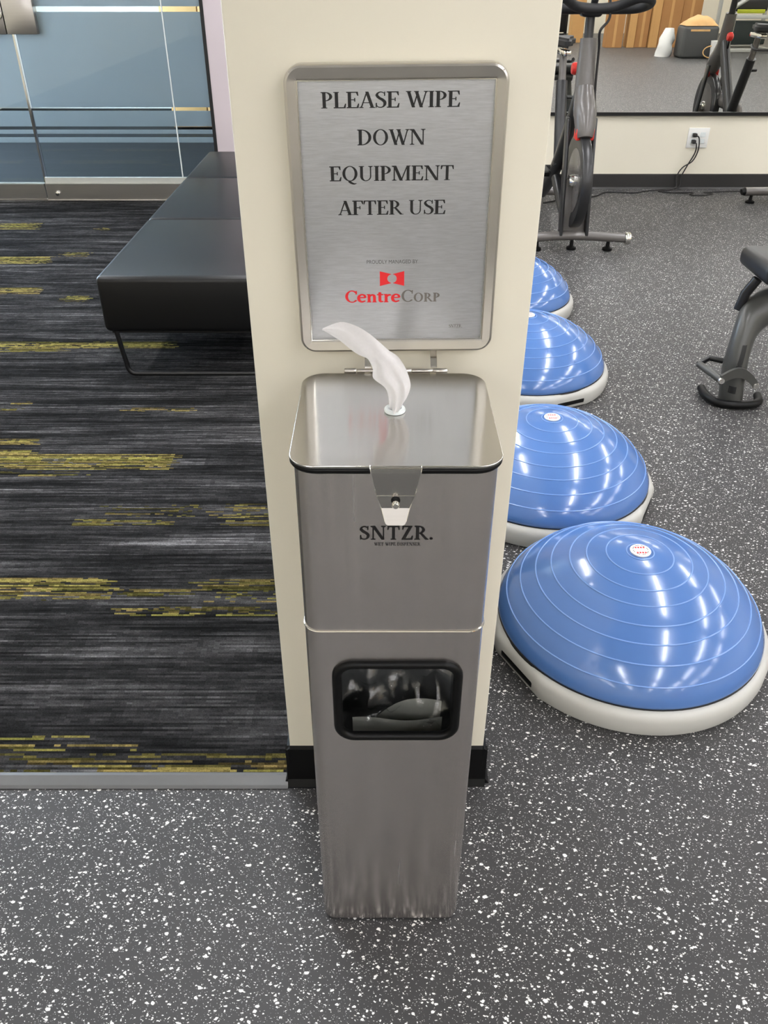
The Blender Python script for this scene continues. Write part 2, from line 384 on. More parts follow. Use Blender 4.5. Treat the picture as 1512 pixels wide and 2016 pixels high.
# room beyond the frosted glass
struct('wall_corridor', MB().box(RX0, 10.0, 0, .02, 10.1, CEIL).box(-.10, YG+.10, 0, .02, 10.0, CEIL), 'ceiling_paint', 'pale corridor wall behind the frosted glass')
struct('wall_corridor_side', MB().box(RX0-.1, YG, 0, RX0, 10.0, .12).box(RX0-.1, 8.2, .12, RX0, 10., CEIL), 'ceiling_paint', 'corridor wall around the added glow panel behind the frosted glass')
struct('glow_panel', MB().box(RX0-.06, YG+.02, .12, RX0-.04, 8.2, CEIL), 'film_backlight', 'bluish glow panel added to backlight the frosted glass')  # unseen emissive panel, added to light the film bluish from behind
cb = empty('cabinet', (-1.65, 8.95, 0), 'brown cabinet standing in the corridor behind the frosted glass', 'cabinet')
MB().rbox(-.35, -.33, .02, .35, .35, 1.15, .01, 2).build('cabinet_body', 'cardboard', cb)
for s_ in (-1, 1):
    cd_ = MB().rbox(min(s_*.006, s_*.34), -.352, .05, max(s_*.006, s_*.34), -.331, 1.12, .004, 2).build('cabinet_door', 'cardboard_light', cb)
    MB().tube([(s_*.04, -.362, .55), (s_*.04, -.362, .68)], .007, 8).build('handle', 'chrome', cd_)

# glass front: sliding door leaf, side light, rails
def film_set(parent, x0, x1, y):
    for (z0, z1) in ((.372, .404), (.424, .449), (.468, .560), (.580, 1.100), (1.128, 2.25)):
        MB().box(x0, y, z0, x1, y+.0012, z1).build('frosted_film', 'frost_film', parent)
d1 = tag(MB().box(-3.35, YG, .10, -2.243, YG+.010, 2.4).build('door_1', 'clear_glass'), 'frosted glass door leaf at the upper left', kind='structure')
film_set(d1, -3.35, -2.246, YG+.0105)
MB().box(-3.35, YG-.018, .022, -2.243, YG+.028, .118).box(-3.35, YG-.024, .108, -2.243, YG+.034, .122).build('bottom_rail', 'rail_metal', d1)
MB().box(-2.243, YG-.004, .12, -2.233, YG+.014, 2.4).build('edge_strip', 'chrome', d1)
pl = MB().rbox(-2.42, YG-.026, .985, -2.268, YG+.036, 1.17, .003, 2).build('lock_plate', 'rail_metal', d1)
MB().lathe([(.0, -.012), (.020, -.012), (.024, -.006), (.024, .01)], 24, (-2.292, YG-.028, 1.085), 'Y').build('lock_cylinder', 'chrome', pl)
w2 = tag(MB().box(-2.222, YG, .15, -1.318, YG+.010, 2.4).build('window_2', 'clear_glass'), 'frosted glass side light left of the lilac wall', kind='structure')
film_set(w2, -2.222, -1.318, YG+.0105)
MB().box(-2.236, YG-.020, .020, -1.07, YG+.030, .122).build('bottom_rail', 'rail_metal', w2)
MB().box(-2.236, YG-.006, .122, -1.07, YG+.022, .158).build('glazing_bead', 'rack_grey', w2)
pl = MB().rbox(-2.262, YG-.026, .985, -2.078, YG+.036, 1.17, .003, 2).build('lock_plate', 'rail_metal', w2)
MB().lathe([(.001, -.02), (.012, -.018), (.016, -.008), (.012, 0), (.010, .02)], 16, (-2.16, YG-.022, .062), 'Y').build('floor_bolt', 'chrome', w2)
w3 = tag(MB().box(-1.310, YG, .15, -1.075, YG+.010, 2.4).build('window_3', 'clear_glass'), 'narrow frosted glass panel next to the lilac wall', kind='structure')
film_set(w3, -1.310, -1.075, YG+.0105)
MB().box(-1.318, YG+.001, .158, -1.310, YG+.009, 2.4).build('glass_joint', 'frost_plastic', w3)
struct('trim_3', MB().box(-1.078, YG-.034, 0, -1.057, YG+.034, 2.4), 'dark_seam', 'dark frame between glass and lilac wall')
struct('trim_4', MB().box(-3.9, YG-.032, .0, -1.07, YG+.04, .020), 'chrome', 'bright metal threshold below the glass front')

# wall mirror
mr = empty('wall_mirror', (4.3, YM-.002, .488), 'large frameless wall mirror reflecting the gym', 'mirror')
MB().box(-3.9, -.012, .012, 4.5, -.004, 1.9).build('mirror_pane', 'mirror_glass', mr)
MB().box(-3.9, -.022, -.010, 4.5, 0, .012).build('bottom_channel', 'black_metal', mr)

# ------------------------------------------------------------------ ceiling lights
L0 = None
for lx in (-2.9, -.5, 1.9, 4.3, 6.7):
    for ly in (-7.6, -5.2, -2.8, -.4, 2.0, 4.4):
        if lx < 1 and ly == -.4: continue
        if L0 is None:
            L0 = empty('ceiling_light', (lx, ly, CEIL), 'white linear ceiling light in the gym rows overhead', 'ceiling light', group='linear ceiling lights')
            MB().rbox(-.08, -.92, -.06, .08, .92, 0, .006, 2).build('housing', 'white_plastic', L0)
            MB().rbox(-.07, -.90, -.075, .07, .90, -.058, .004, 2).build('diffuser', 'lamp_diffuser', L0)
        else:
            o = copy_tree(L0); o.location = (lx, ly, CEIL)

# ------------------------------------------------------------------ serif lettering (own outlines)
TK, TN = .140, .050
def ring(cx, cy, ro, rI, a0, a1, n=18):
    ps = []
    for i in range(n):
        a, b_ = math.radians(a0+(a1-a0)*i/n), math.radians(a0+(a1-a0)*(i+1)/n)
        ps.append([(cx+ro[0]*math.cos(a), cy+ro[1]*math.sin(a)), (cx+ro[0]*math.cos(b_), cy+ro[1]*math.sin(b_)),
                   (cx+rI[0]*math.cos(b_), cy+rI[1]*math.sin(b_)), (cx+rI[0]*math.cos(a), cy+rI[1]*math.sin(a))])
    return ps
def rc(x0, y0, x1, y1): return [[(x0, y0), (x1, y0), (x1, y1), (x0, y1)]]
def di(x0, y0, x1, y1, w): return [[(x0, y0), (x0+w, y0), (x1+w, y1), (x1, y1)]]
def sf(xc, y, h, top=False):        # thin slab serif with brackets
    t_ = .034; s_ = -1 if top else 1; y1 = y+s_*t_
    return rc(xc-h, min(y, y1), xc+h, max(y, y1))+[[(xc-h*.55, y1), (xc+h*.55, y1), (xc+h*.30, y1+s_*.045), (xc-h*.30, y1+s_*.045)]]
def rib(pts, n=7):
    P = catmull(pts, n); out = []; pv = None
    for i, p in enumerate(P):
        a = P[max(i-1, 0)]; b_ = P[min(i+1, len(P)-1)]; dx, dy = b_[0]-a[0], b_[1]-a[1]; L = math.hypot(dx, dy) or 1
        nx, ny = -dy/L*p[2]/2, dx/L*p[2]/2; cur = ((p[0]+nx, p[1]+ny), (p[0]-nx, p[1]-ny))
        if pv: out.append([pv[0], pv[1], cur[1], cur[0]])
        pv = cur
    return out
def GL(ch):
    st = lambda x: rc(x, 0, x+TK, 1)
    if ch == 'I': return st(.10)+sf(.1625, 0, .13)+sf(.1625, 1, .13, True), .33
    if ch == 'P': return st(.10)+sf(.1625, 0, .14)+sf(.12, 1, .10, True)+ring(.22, .725, (.34, .275), (.215, .24), -90, 90)+rc(.2, .96, .23, 1), .60
    if ch == 'R': return GL('P')[0]+di(.62, .0, .30, .47, .12)+rc(.62, 0, .79, .03), .76
    if ch == 'L': return st(.10)+sf(.1625, 1, .13, True)+rc(.03, 0, .60, TN)+[[(.52, TN), (.60, TN), (.62, .27), (.59, .27)]], .63
    if ch in 'EF':
        g = st(.10)+rc(.03, 1-TN, .58, 1)+[[(.50, 1-TN), (.58, 1-TN), (.595, .76), (.565, .76)]]+rc(.2, .49, .44, .53)+[[(.41, .40), (.44, .40), (.44, .62), (.41, .62)]]
        if ch == 'E': return g+rc(.03, 0, .60, TN)+[[(.52, TN), (.60, TN), (.625, .27), (.595, .27)]], .65
        return g+sf(.1625, 0, .15), .60
    if ch == 'A': return di(.06, 0, .345, 1, .045)+di(.56, 0, .30, 1, .135)+rc(.15, .30, .56, .335)+sf(.085, 0, .10)+sf(.625, 0, .13), .74
    if ch == 'S': return rib([(.49, .78, .03), (.46, .90, .035), (.30, .978, .045), (.15, .90, .075), (.115, .76, .12), (.22, .61, .135), (.37, .50, .14), (.485, .36, .135), (.485, .19, .11), (.40, .06, .06), (.26, .018, .042), (.12, .09, .035), (.075, .25, .03)])+[[(.465, .74), (.495, .74), (.505, .99), (.48, .99)], [(.06, .01), (.085, .01), (.10, .30), (.06, .30)]], .57
    if ch == 'W': return di(.30, 0, .05, 1, .135)+di(.33, 0, .56, 1, .042)+di(.68, 0, .43, 1, .135)+di(.73, 0, .95, 1, .042)+sf(.12, 1, .12, True)+sf(.50, 1, .11, True)+sf(.965, 1, .10, True), 1.06
    if ch == 'D': return st(.10)+sf(.12, 0, .10)+sf(.12, 1, .10, True)+ring(.24, .5, (.49, .5), (.36, .462), -90, 90)+rc(.2, .962, .25, 1)+rc(.2, 0, .25, .038), .79
    if ch in 'OQ':
        g = ring(.43, .5, (.38, .515), (.255, .478), 0, 360, 36)
        if ch == 'Q': g = g+rib([(.38, .0, .10), (.45, -.10, .12), (.62, -.20, .09), (.76, -.17, .02)])
        return g, .86
    if ch == 'N': return rc(.13, 0, .17, 1)+di(.62, 0, .10, 1, .145)+rc(.70, 0, .74, 1)+sf(.15, 0, .11)+sf(.72, 1, .11, True)+sf(.10, 1, .08, True), .86
    if ch == 'U': return rc(.11, .30, .235, 1)+rc(.62, .30, .66, 1)+ring(.385, .31, (.275, .325), (.15, .285), 180, 270, 9)+ring(.385, .31, (.275, .325), (.235, .285), 270, 360, 9)+sf(.17, 1, .13, True)+sf(.64, 1, .11, True), .79
    if ch == 'M': return rc(.13, 0, .17, 1)+di(.44, 0, .10, 1, .145)+di(.49, 0, .80, 1, .042)+rc(.80, 0, .925, 1)+sf(.15, 0, .11)+sf(.865, 0, .13)+sf(.10, 1, .08, True)+sf(.89, 1, .10, True), 1.02
    if ch == 'T': return rc(.295, 0, .42, 1)+rc(.04, 1-TN, .675, 1)+sf(.3575, 0, .14)+[[(.04, 1-TN), (.11, 1-TN), (.055, .74), (.03, .74)], [(.605, 1-TN), (.675, 1-TN), (.685, .74), (.66, .74)]], .72
    if ch == 'Z': return rc(.08, 1-TN, .60, 1)+rc(.05, 0, .63, TN)+di(.05, 0, .45, 1, .15)+[[(.08, 1-TN), (.15, 1-TN), (.10, .76), (.075, .76)], [(.55, TN), (.63, TN), (.65, .27), (.62, .27)]], .68
    if ch == 'C': return ring(.45, .5, (.40, .515), (.285, .475), 45, 180, 16)+ring(.45, .5, (.40, .515), (.285, .475), 180, 318, 16)+[[(.70, .70), (.735, .70), (.745, .98), (.715, .98)]], .78
    if ch == 'e': return rib([(.09, .40, .05), (.52, .40, .05)])+rib([(.525, .40, .08), (.46, .60, .09), (.30, .665, .08), (.14, .56, .11), (.09, .34, .13), (.15, .12, .12), (.31, .035, .09), (.50, .11, .06)]), .60
    if ch == 'n': return rc(.10, 0, .22, .68)+rib([(.20, .48, .05), (.32, .62, .09), (.45, .60, .12), (.50, .44, .12), (.50, .0, .12)])+sf(.16, 0, .12)+sf(.50, 0, .12)+rc(.03, .64, .20, .68), .66
    if ch == 't': return rc(.13, .12, .25, .84)+rib([(.19, .16, .12), (.23, .05, .10), (.38, .05, .06)])+rc(.03, .62, .38, .68), .43
    if ch == 'r': return rc(.10, 0, .22, .68)+rib([(.20, .46, .06), (.30, .60, .10), (.44, .62, .10)])+sf(.16, 0, .13)+rc(.03, .64, .20, .68), .48
    if ch == '.': return ring(.12, .075, (.075, .075), (.001, .001), 0, 360, 12), .24
    return [], .30
def lettering(name, text, mat, parent, x0, x1, zb, cap, y, track=0., small=None, fat=.012):
    """flat printed letters in the XZ plane of the parent, facing -Y, from x0 to x1, baseline zb"""
    pen = 0.; polys = []
    for i, ch in enumerate(text):
        k = 1.
        if small and i in small: k = small[i]
        g, adv = GL(ch)
        for ox, oy in ((-fat, 0), (fat, 0), (0, fat*.7), (0, -fat*.7)):
            polys += [[((px*k+pen+ox), py*k+oy) for px, py in q] for q in g]
        pen += adv*k+track
    xs = [p[0] for q in polys for p in q]; a, b_ = min(xs), max(xs); s = (x1-x0)/(b_-a)
    mb = MB()
    for i, q in enumerate(polys): mb.add([(x0+(px-a)*s, y-(i % 40)*4e-6, zb+py*cap) for px, py in q], [tuple(range(len(q)))])
    return mb.build(name, mat, parent, fix=False)
def sans(name, text, mat, parent, x0, x1, zb, cap, y):
    cu = bpy.data.curves.new(name, 'FONT'); cu.body = text; cu.resolution_u = 3
    ob = bpy.data.objects.new(name, cu); COL.objects.link(ob)
    dg = bpy.context.evaluated_depsgraph_get(); me = bpy.data.meshes.new_from_object(ob.evaluated_get(dg))
    bpy.data.objects.remove(ob); bpy.data.curves.remove(cu)
    co = np.empty(len(me.vertices)*3); me.vertices.foreach_get('co', co); co = co.reshape(-1, 3)
    mn, mx = co.min(0), co.max(0); out = np.empty_like(co)
    out[:, 0] = x0+(co[:, 0]-mn[0])*(x1-x0)/(mx[0]-mn[0]); out[:, 1] = y; out[:, 2] = zb+(co[:, 1]-mn[1])*cap/(mx[1]-mn[1])
    me.vertices.foreach_set('co', out.ravel()); me.update(); me.name = name
    return link(name, me, mat, parent)

# ------------------------------------------------------------------ sign in steel frame
SG = empty('framed_sign', (.020, 1.022, 1.0879), 'brushed steel framed sign on the cream pillar asking to wipe down equipment', 'sign')
SG.rotation_euler = (0, -.0105, 0)
hw, hh, rad, bd, bdz = .1265, .1695, .020, .0150, .0165
iw, ih = hw-bd, hh-bdz
MB().box(-iw-.004, .003, -ih-.004, iw+.004, .006, ih+.004).build('sign_panel', 'sign_panel_metal', SG)
MB().prism(rrect(-hw+.002, -hh+.002, hw-.002, hh-.002, rad), 'Y', .0075, .019).build('back_plate', 'sign_frame_metal', SG)
def frame_side(a0, inner0, inner1):
    """one mitred side from corner arc a0..a0+90 half to the next"""
    pass
def corner(cx, cz, a0, k0, k1, n=10):
    return [(cx+rad*math.cos(math.radians(a0+90*k/n)), cz+rad*math.sin(math.radians(a0+90*k/n))) for k in range(k0, k1+1)]
cs = {'tr': (hw-rad, hh-rad, 0), 'tl': (-hw+rad, hh-rad, 90), 'bl': (-hw+rad, -hh+rad, 180), 'br': (hw-rad, -hh+rad, 270)}
inn = {'tr': (iw, ih), 'tl': (-iw, ih), 'bl': (-iw, -ih), 'br': (iw, -ih)}
for (p, q) in (('tr', 'tl'), ('tl', 'bl'), ('bl', 'br'), ('br', 'tr')):
    outer = corner(*cs[p], 5, 10)+corner(*cs[q], 0, 5)
    inner = [inn[p]]*6+[inn[q]]*6
    rows = []
    for (ox, oz), (ix, iz) in zip(outer, inner):
        L = math.hypot(ox-ix, oz-iz) or 1; ux, uz = (ix-ox)/L, (iz-oz)/L
        rows.append([(ox, .016, oz), (ox, .000, oz), (ox+ux*.0012, -.0022, oz+uz*.0012), (ox+ux*.0035, -.0034, oz+uz*.0035),
                     (ix-ux*.0022, -.0015, iz-uz*.0022), (ix-ux*.0006, -.0004, iz-uz*.0006), (ix, .0030, iz)])
    n = len(rows[0]); vs = [v_ for r_ in rows for v_ in r_]; fs = []
    for i in range(len(rows)-1):
        for k in range(n-1): fs.append((i*n+k, i*n+k+1, (i+1)*n+k+1, (i+1)*n+k))
    MB().add(vs, fs, False).build('frame_side', 'sign_frame_metal', SG)
# mitre lines at the corners
for p in cs:
    cx, cz, a0 = cs[p]; a = math.radians(a0+45); ox, oz = cx+rad*math.cos(a), cz+rad*math.sin(a); ix, iz = inn[p]
    MB().tube([(ox*.992, -.0030, oz*.994), (ix*1.01, -.0012, iz*1.007)], .0005, 6).build('mitre_joint', 'rail_metal', SG)
MB().tube([(-iw, -.0002, -ih), (iw, -.0002, -ih), (iw, -.0002, ih), (-iw, -.0002, ih)], .0008, 6, closed=True).build('inner_glint', 'chrome', SG)  # bright bead added as a highlight along the inner frame edge
PYF = .0026
for (txt, x0, x1, zb, cap) in (('PLEASE WIPE', -.0857, .0724, .1247, .0164), ('DOWN', -.0454, .0338, .0854, .0165), ('EQUIPMENT', -.0794, .0681, .0460, .0164), ('AFTER USE', -.0710, .0598, .0068, .0165)):
    lettering('lettering', txt, 'black_ink', SG, x0, x1, zb, cap, PYF, .0)
sans('lettering', 'PROUDLY MANAGED BY', 'thin_ink', SG, -.0372, .0272, -.0531, .0046, PYF)
lettering('lettering', 'Centre', 'red_ink', SG, -.0658, .0055, -.1028, .0150, PYF, .0, None, .034)
lettering('lettering', 'CORP', 'grey_ink', SG, .0068, .0560, -.1026, .0152, PYF, .03, {1: .74, 2: .74, 3: .74}, .022)
lettering('lettering', 'SNTZR.', 'grey_ink', SG, .0695, .0869, -.1383, .0043, PYF, .04)
lm = MB(); lx0, lx1, lz0, lz1 = -.0209, .0102, -.0818, -.0628; lxc, lzc = (lx0+lx1)/2, (lz0+lz1)/2
for s in (-1, 1):
    hx = (lx1-lx0)/2; hz = (lz1-lz0)/2
    arc = [(lxc+s*.0060*math.cos(a), lzc+.0056*math.sin(a)) for a in np.linspace(PI/2*.92, -PI/2*.92, 13)]
    pts = [(lxc+s*hx, lzc+hz), (lxc+s*.0012, lzc+hz*.62)]+arc+[(lxc+s*.0012, lzc-hz*.62), (lxc+s*hx, lzc-hz)]
    # split into quads between the inner outline and the outer edge
    for i in range(1, len(pts)-2):
        a, b_ = pts[i], pts[i+1]; f0 = (i-1)/(len(pts)-3); f1 = i/(len(pts)-3)
        lm.add([(a[0], PYF, a[1]), (b_[0], PYF, b_[1]), (lxc+s*hx, PYF, lzc+hz-2*hz*f1), (lxc+s*hx, PYF, lzc+hz-2*hz*f0)], [(0, 1, 2, 3)])
lm.build('red_emblem', 'red_ink', SG, fix=False)
for sx in (-.038, .050):      # brackets that drop to the hinge rod
    pth = catmull([(sx, .008, -hh+.004), (sx, .006, -hh-.004), (sx, -.004, -hh-.009), (sx, -.010, -hh-.015), (sx, -.0125, -hh-.019)], 4)
    mb = MB()
    for (a, b_) in zip(pth[:-1], pth[1:]):
        mb.add([(a[0]-.0042, a[1], a[2]), (a[0]+.0042, a[1], a[2]), (b_[0]+.0042, b_[1], b_[2]), (b_[0]-.0042, b_[1], b_[2]),
                (a[0]-.0042, a[1]+.0014, a[2]), (a[0]+.0042, a[1]+.0014, a[2]), (b_[0]+.0042, b_[1]+.0014, b_[2]), (b_[0]-.0042, b_[1]+.0014, b_[2])],
               [(0,1,2,3), (7,6,5,4), (0,4,5,1), (1,5,6,2), (2,6,7,3), (3,7,4,0)])
    mb.build('hinge_bracket', 'chrome', SG)

# ------------------------------------------------------------------ wipe dispenser with waste bin
DC, DY = .0178, .757
DS = empty('wipe_dispenser', (DC, DY, 0), 'tall stainless steel wipe dispenser with a waste opening in front of the pillar', 'dispenser')
BW, BD, CR = .1130, .228, .020
ZS, ZT, Z0 = .6575, .893, .005
# lower cabinet with a cut waste opening
wx0, wx1, wz0, wz1, wr_ = -.0735, .0835, .4665, .6015, .022
def cabinet():
    mb = MB(); th = .0015
    hole = rrect(wx0, wz0, wx1, wz1, wr_, 6)
    fx = BW-CR
    # front flat with hole: match each hole point to the outer rectangle
    def outer_pt(p):
        cx, cz = (wx0+wx1)/2, (wz0+wz1)/2; dx, dz = p[0]-cx, p[1]-cz
        ts = []
        if dx > 1e-9: ts.append((fx-cx)/dx)
        if dx < -1e-9: ts.append((-fx-cx)/dx)
        if dz > 1e-9: ts.append((ZS-.0-cz)/dz)
        if dz < -1e-9: ts.append((Z0-cz)/dz)
        t_ = min(ts); return (cx+dx*t_, cz+dz*t_)
    outer = [outer_pt(p) for p in hole]
    # insert corners
    H, O = [], []
    corners = [(fx, ZS), (-fx, ZS), (-fx, Z0), (fx, Z0)]
    cx, cz = (wx0+wx1)/2, (wz0+wz1)/2
    n = len(hole); ang = lambda p: math.atan2(p[1]-cz, p[0]-cx) % (2*PI)
    items = [(ang(p), p, q) for p, q in zip(hole, outer)]
    for c_ in corners:
        a = ang(c_)
        best = min(items, key=lambda it: abs((it[0]-a+PI) % (2*PI)-PI))
        items.append((a+1e-9, best[1], c_))
    items.sort(key=lambda it: it[0])
    vs = []; fs = []
    for (_, p, q) in items: vs += [(p[0], 0, p[1]), (q[0], 0, q[1])]
    m = len(items)
    for i in range(m):
        j = (i+1) % m; fs.append((2*i, 2*i+1, 2*j+1, 2*j))
    mb.add(vs, fs)
    # hole edge thickness
    vs = [(x, 0, z) for x, z in hole]+[(x, .004, z) for x, z in hole]
    mb.add(vs, [(i, (i+1) % n, n+(i+1) % n, n+i) for i in range(n)], True)
    # side wrap: rounded rect minus the front flat
    prof = [(x, y) for x, y in rrect(-BW, 0, BW, BD, (.012, .012, CR, CR), 8)]
    i0 = next(i for i, p in enumerate(prof) if abs(p[1]) < 1e-9 and p[0] > 0)
    prof = prof[i0-8:]+prof[:i0-8]
    # start at (BW, CR) -> ... order: front right corner, right side, back, left side, front left corner
    seq = prof
    # rotate so that the list starts at (fx,0)
    k = min(range(len(seq)), key=lambda i: (seq[i][0]-fx)**2+seq[i][1]**2); seq = seq[k:]+seq[:k]
    if seq[1][1] < 1e-6 and seq[1][0] < fx: seq = [seq[0]]+seq[:0:-1]
    vs = []; fs = []
    for (x, y) in seq: vs += [(x, y, Z0), (x, y, ZS)]
    for i in range(len(seq)-1):
        a, b_ = seq[i], seq[i+1]
        if abs(a[1]) < 1e-9 and abs(b_[1]) < 1e-9: continue
        fs.append((2*i, 2*i+2, 2*i+3, 2*i+1))
    a, b_ = seq[-1], seq[0]
    if not (abs(a[1]) < 1e-9 and abs(b_[1]) < 1e-9): fs.append((2*(len(seq)-1), 0, 1, 2*(len(seq)-1)+1))
    mb.add(vs, fs, True)
    return mb
cabinet().build('lower_cabinet', 'brushed_body', DS, auto=50)
MB().prism(rrect(-BW+.007, .007, BW-.007, BD-.007, (.010, .010, CR-.004, CR-.004), 8), 'Z', .0003, .007).build('base_shadow', 'black_rubber', DS)  # inset black slab, added as a dark contact shadow under the cabinet
MB().prism(rrect(-BW, 0, BW, BD, (.012, .012, CR, CR), 8), 'Z', ZS, ZT, True).build('upper_cabinet', 'brushed_body', DS, auto=50)
MB().tube([(x, y, ZS) for x, y in rrect(-BW-.0002, -.0002, BW+.0002, BD, (.012, .012, CR, CR), 8)], .0014, 8, closed=True).build('seam_trim', 'chrome', DS)
# waste opening gasket
gk = [(x, -.0015, z) for x, z in rrect(wx0-.0005, wz0-.0005, wx1+.0005, wz1+.0005, wr_, 8)]
MB().tube(gk, .0064, 12, closed=True, flat=1., up=(0, 1, 0)).build('opening_gasket', 'black_rubber', DS)
# bin inside the cabinet
ib = MB()
ib.box(-.100, .20, .30, .100, .203, .652).box(-.102, .010, .30, -.100, .203, .652).box(.100, .010, .30, .102, .203, .652).box(-.10, .01, .298, .10, .203, .30).box(-.10, .008, .650, .10, .203, .652)
ib.build('inner_bin', 'inner_lining', DS)
# lid gasket, lid, hasp
MB().prism(rrect(-BW-.0022, -.0022, BW+.0022, BD, (.02, .02, CR+.008, CR+.008), 8), 'Z', ZT-.001, .8975, True).build('lid_gasket', 'black_rubber', DS)
MB().tube([(x, y, .8935) for x, y in rrect(-BW-.0015, -.0015, BW+.0015, BD-.001, (.02, .02, CR+.008, CR+.008), 8)], .0042, 10, closed=True).build('lid_gasket_bead', 'black_rubber', DS)
lid = MB().prism(rrect(-.1185, -.0055, .1185, .2340, (.030, .030, .030, .030), 10), 'Z', .8978, .9005, True).build('lid', 'brushed_lid', DS)
bm = bmesh.new(); bm.from_mesh(lid.data)
bmesh.ops.bevel(bm, geom=[e for e in bm.edges if len(e.link_faces) == 2 and all(abs(w.co.z-.9005) < 1e-5 for w in e.verts)], offset=.0010, segments=2, affect='EDGES'); bm.to_mesh(lid.data); bm.free()
hx = -.0005
def hasp():
    rows = [(.0278, -.0020, .9000), (.0278, -.0056, .9000), (.0278, -.0078, .8980), (.0272, -.0080, .8930), (.0215, -.0070, .8650), (.0208, -.0064, .8620), (.0160, -.0064, .8470)]
    mb = MB(); vs = []; fs = []
    for (w, y, z) in rows: vs += [(hx-w, y, z), (hx+w, y, z), (hx-w, y+.0016, z-.0004), (hx+w, y+.0016, z-.0004)]
    for i in range(len(rows)-1):
        a = 4*i; b_ = a+4; fs += [(a, a+1, b_+1, b_), (a+2, b_+2, b_+3, a+3), (a, b_, b_+2, a+2), (a+1, a+3, b_+3, b_+1)]
    return mb.add(vs, fs, False)
ha = hasp().build('hasp', 'hasp_metal', DS)
for sgn in (-1, 1):  # chrome lines laid along the hasp sides as edge highlights
    MB().tube([(hx+sgn*w, y-.0002, z) for (w, y, z) in ((.0278, -.0030, .9002), (.0278, -.0056, .9002), (.0278, -.0080, .8980), (.0272, -.0082, .8930), (.0215, -.0072, .8650), (.0208, -.0066, .8620), (.0160, -.0066, .8470), (.0122, -.0125, .8330))], .00055, 6).build('hasp_glint', 'chrome', ha)
MB().tube([(hx-.0278, -.0068, .8996), (hx+.0278, -.0068, .8996)], .0006, 6).build('hasp_fold', 'chrome', ha)
MB().tube([(hx-.0211, -.0070, .8635), (hx+.0211, -.0070, .8635)], .0004, 6).build('hasp_fold', 'chrome', ha)
out = [(.0160, .8470), (.0122, .8330), (.0108, .8300), (.0085, .8288), (-.0085, .8288), (-.0108, .8300), (-.0122, .8330), (-.0160, .8470)]
def lipy(z): return -.0064-(.8470-z)*.42
MB().add([(hx+x, lipy(z), z) for x, z in out]+[(hx+x, lipy(z)+.0016, z) for x, z in out],
         [tuple(range(8)), tuple(range(15, 7, -1))]+[(i, (i+1) % 8, 8+(i+1) % 8, 8+i) for i in range(8)]).build('lift_tab', 'rail_metal', ha)
st = MB().lathe([(.0001, -.0180), (.0030, -.0178), (.0044, -.0160), (.0046, -.0130), (.0034, -.0105), (.0030, -.0045), (.0030, .0005)], 20, (hx, 0, .8565), 'Y').build('lock_post', 'chrome', DS)
MB().lathe([(.0044, -.0074), (.0052, -.0070), (.0052, -.0050), (.0030, -.0050)], 20, (hx, 0, .8575), 'Y').build('post_hole', 'black_rubber', ha)
# hinge rod behind the lid
hr = MB()
for (a, b_, r_) in ((-.0650, -.0490, .0036), (-.0485, -.0200, .0030), (-.0195, .0240, .0032), (.0245, .0520, .0030), (.0525, .0715, .0036)):
    hr.lathe([(.0005, a), (r_*.8, a), (r_, a+.001), (r_, b_-.001), (r_*.8, b_), (.0005, b_)], 16, (0, .2405, .9005), 'X')
hr.build('lid_hinge', 'sign_frame_metal', DS)
for sx in (-.034, .052):
    MB().box(sx-.004, .2290, .8985, sx+.004, .2420, .9015).build('hinge_leaf', 'chrome', DS)
# brand lettering
lettering('lettering', 'SNTZR.', 'black_ink', DS, -.0409, .0430, .7995, .0186, -.0005, .06, None, .02)
lettering('lettering', 'WET WIPE DISPENSER', 'black_ink', DS, -.0245, .0290, .7908, .0042, -.0004, .06)
# nozzle
MB().lathe([(.0095, .9012), (.0125, .9010), (.0130, .9030), (.0122, .9050), (.0085, .9058), (.0070, .9040), (.0065, .9012)], 32, (.0002, .1240, 0)).build('nozzle', 'frost_plastic', DS)

# tissue pulled from the nozzle
UP = [(.0232,.880,.9035),(.0315,.878,.9166),(.0360,.876,.9328),(.0344,.874,.9468),(.0288,.872,.9624),(.0204,.872,.9749),(.0099,.874,.9815),(-.0017,.877,.9914),(-.0133,.880,1.0005),(-.0277,.884,1.0075),(-.0452,.890,1.0094),(-.0657,.896,.9997)]
LO = [(.0126,.880,.9035),(.0109,.878,.9139),(.0096,.876,.9263),(.0054,.874,.9358),(-.0077,.872,.9477),(-.0082,.872,.9592),(-.0117,.874,.9678),(-.0153,.877,.9709),(-.0252,.880,.9740),(-.0341,.884,.9786),(-.0470,.890,.9873),(-.0669,.896,.9979)]
U, L = catmull(UP, 5), catmull(LO, 5); nw = 14; vs = []; fs = []
for i, (a, b_) in enumerate(zip(U, L)):
    s = i/(len(U)-1)
    for k in range(nw+1):
        w = k/nw; p = np.array(a)*(1-w)+np.array(b_)*w
        fold = math.sin(w*PI)*(-.010*(1-s)**2-.0015)
        fold += .0035*math.sin(w*PI*5+.8)*max(0, 1-s*1.7)+.0022*math.sin(w*9+s*14)*(1-s)
        vs.append((p[0], p[1]+fold, p[2]+.0012*math.sin(w*PI*4+s*9)*math.sin(w*PI)))
for i in range(len(U)-1):
    for k in range(nw): fs.append((i*(nw+1)+k, i*(nw+1)+k+1, (i+1)*(nw+1)+k+1, (i+1)*(nw+1)+k))
wp = empty('wet_wipe', (.018, .880, .905), 'white wet wipe sticking out of the dispenser lid', 'wipe')
MB().add([(x-.018, y-.880, z-.905) for x, y, z in vs], fs, True).build('sheet', 'wipe_cloth', wp, fix=False, auto=0)
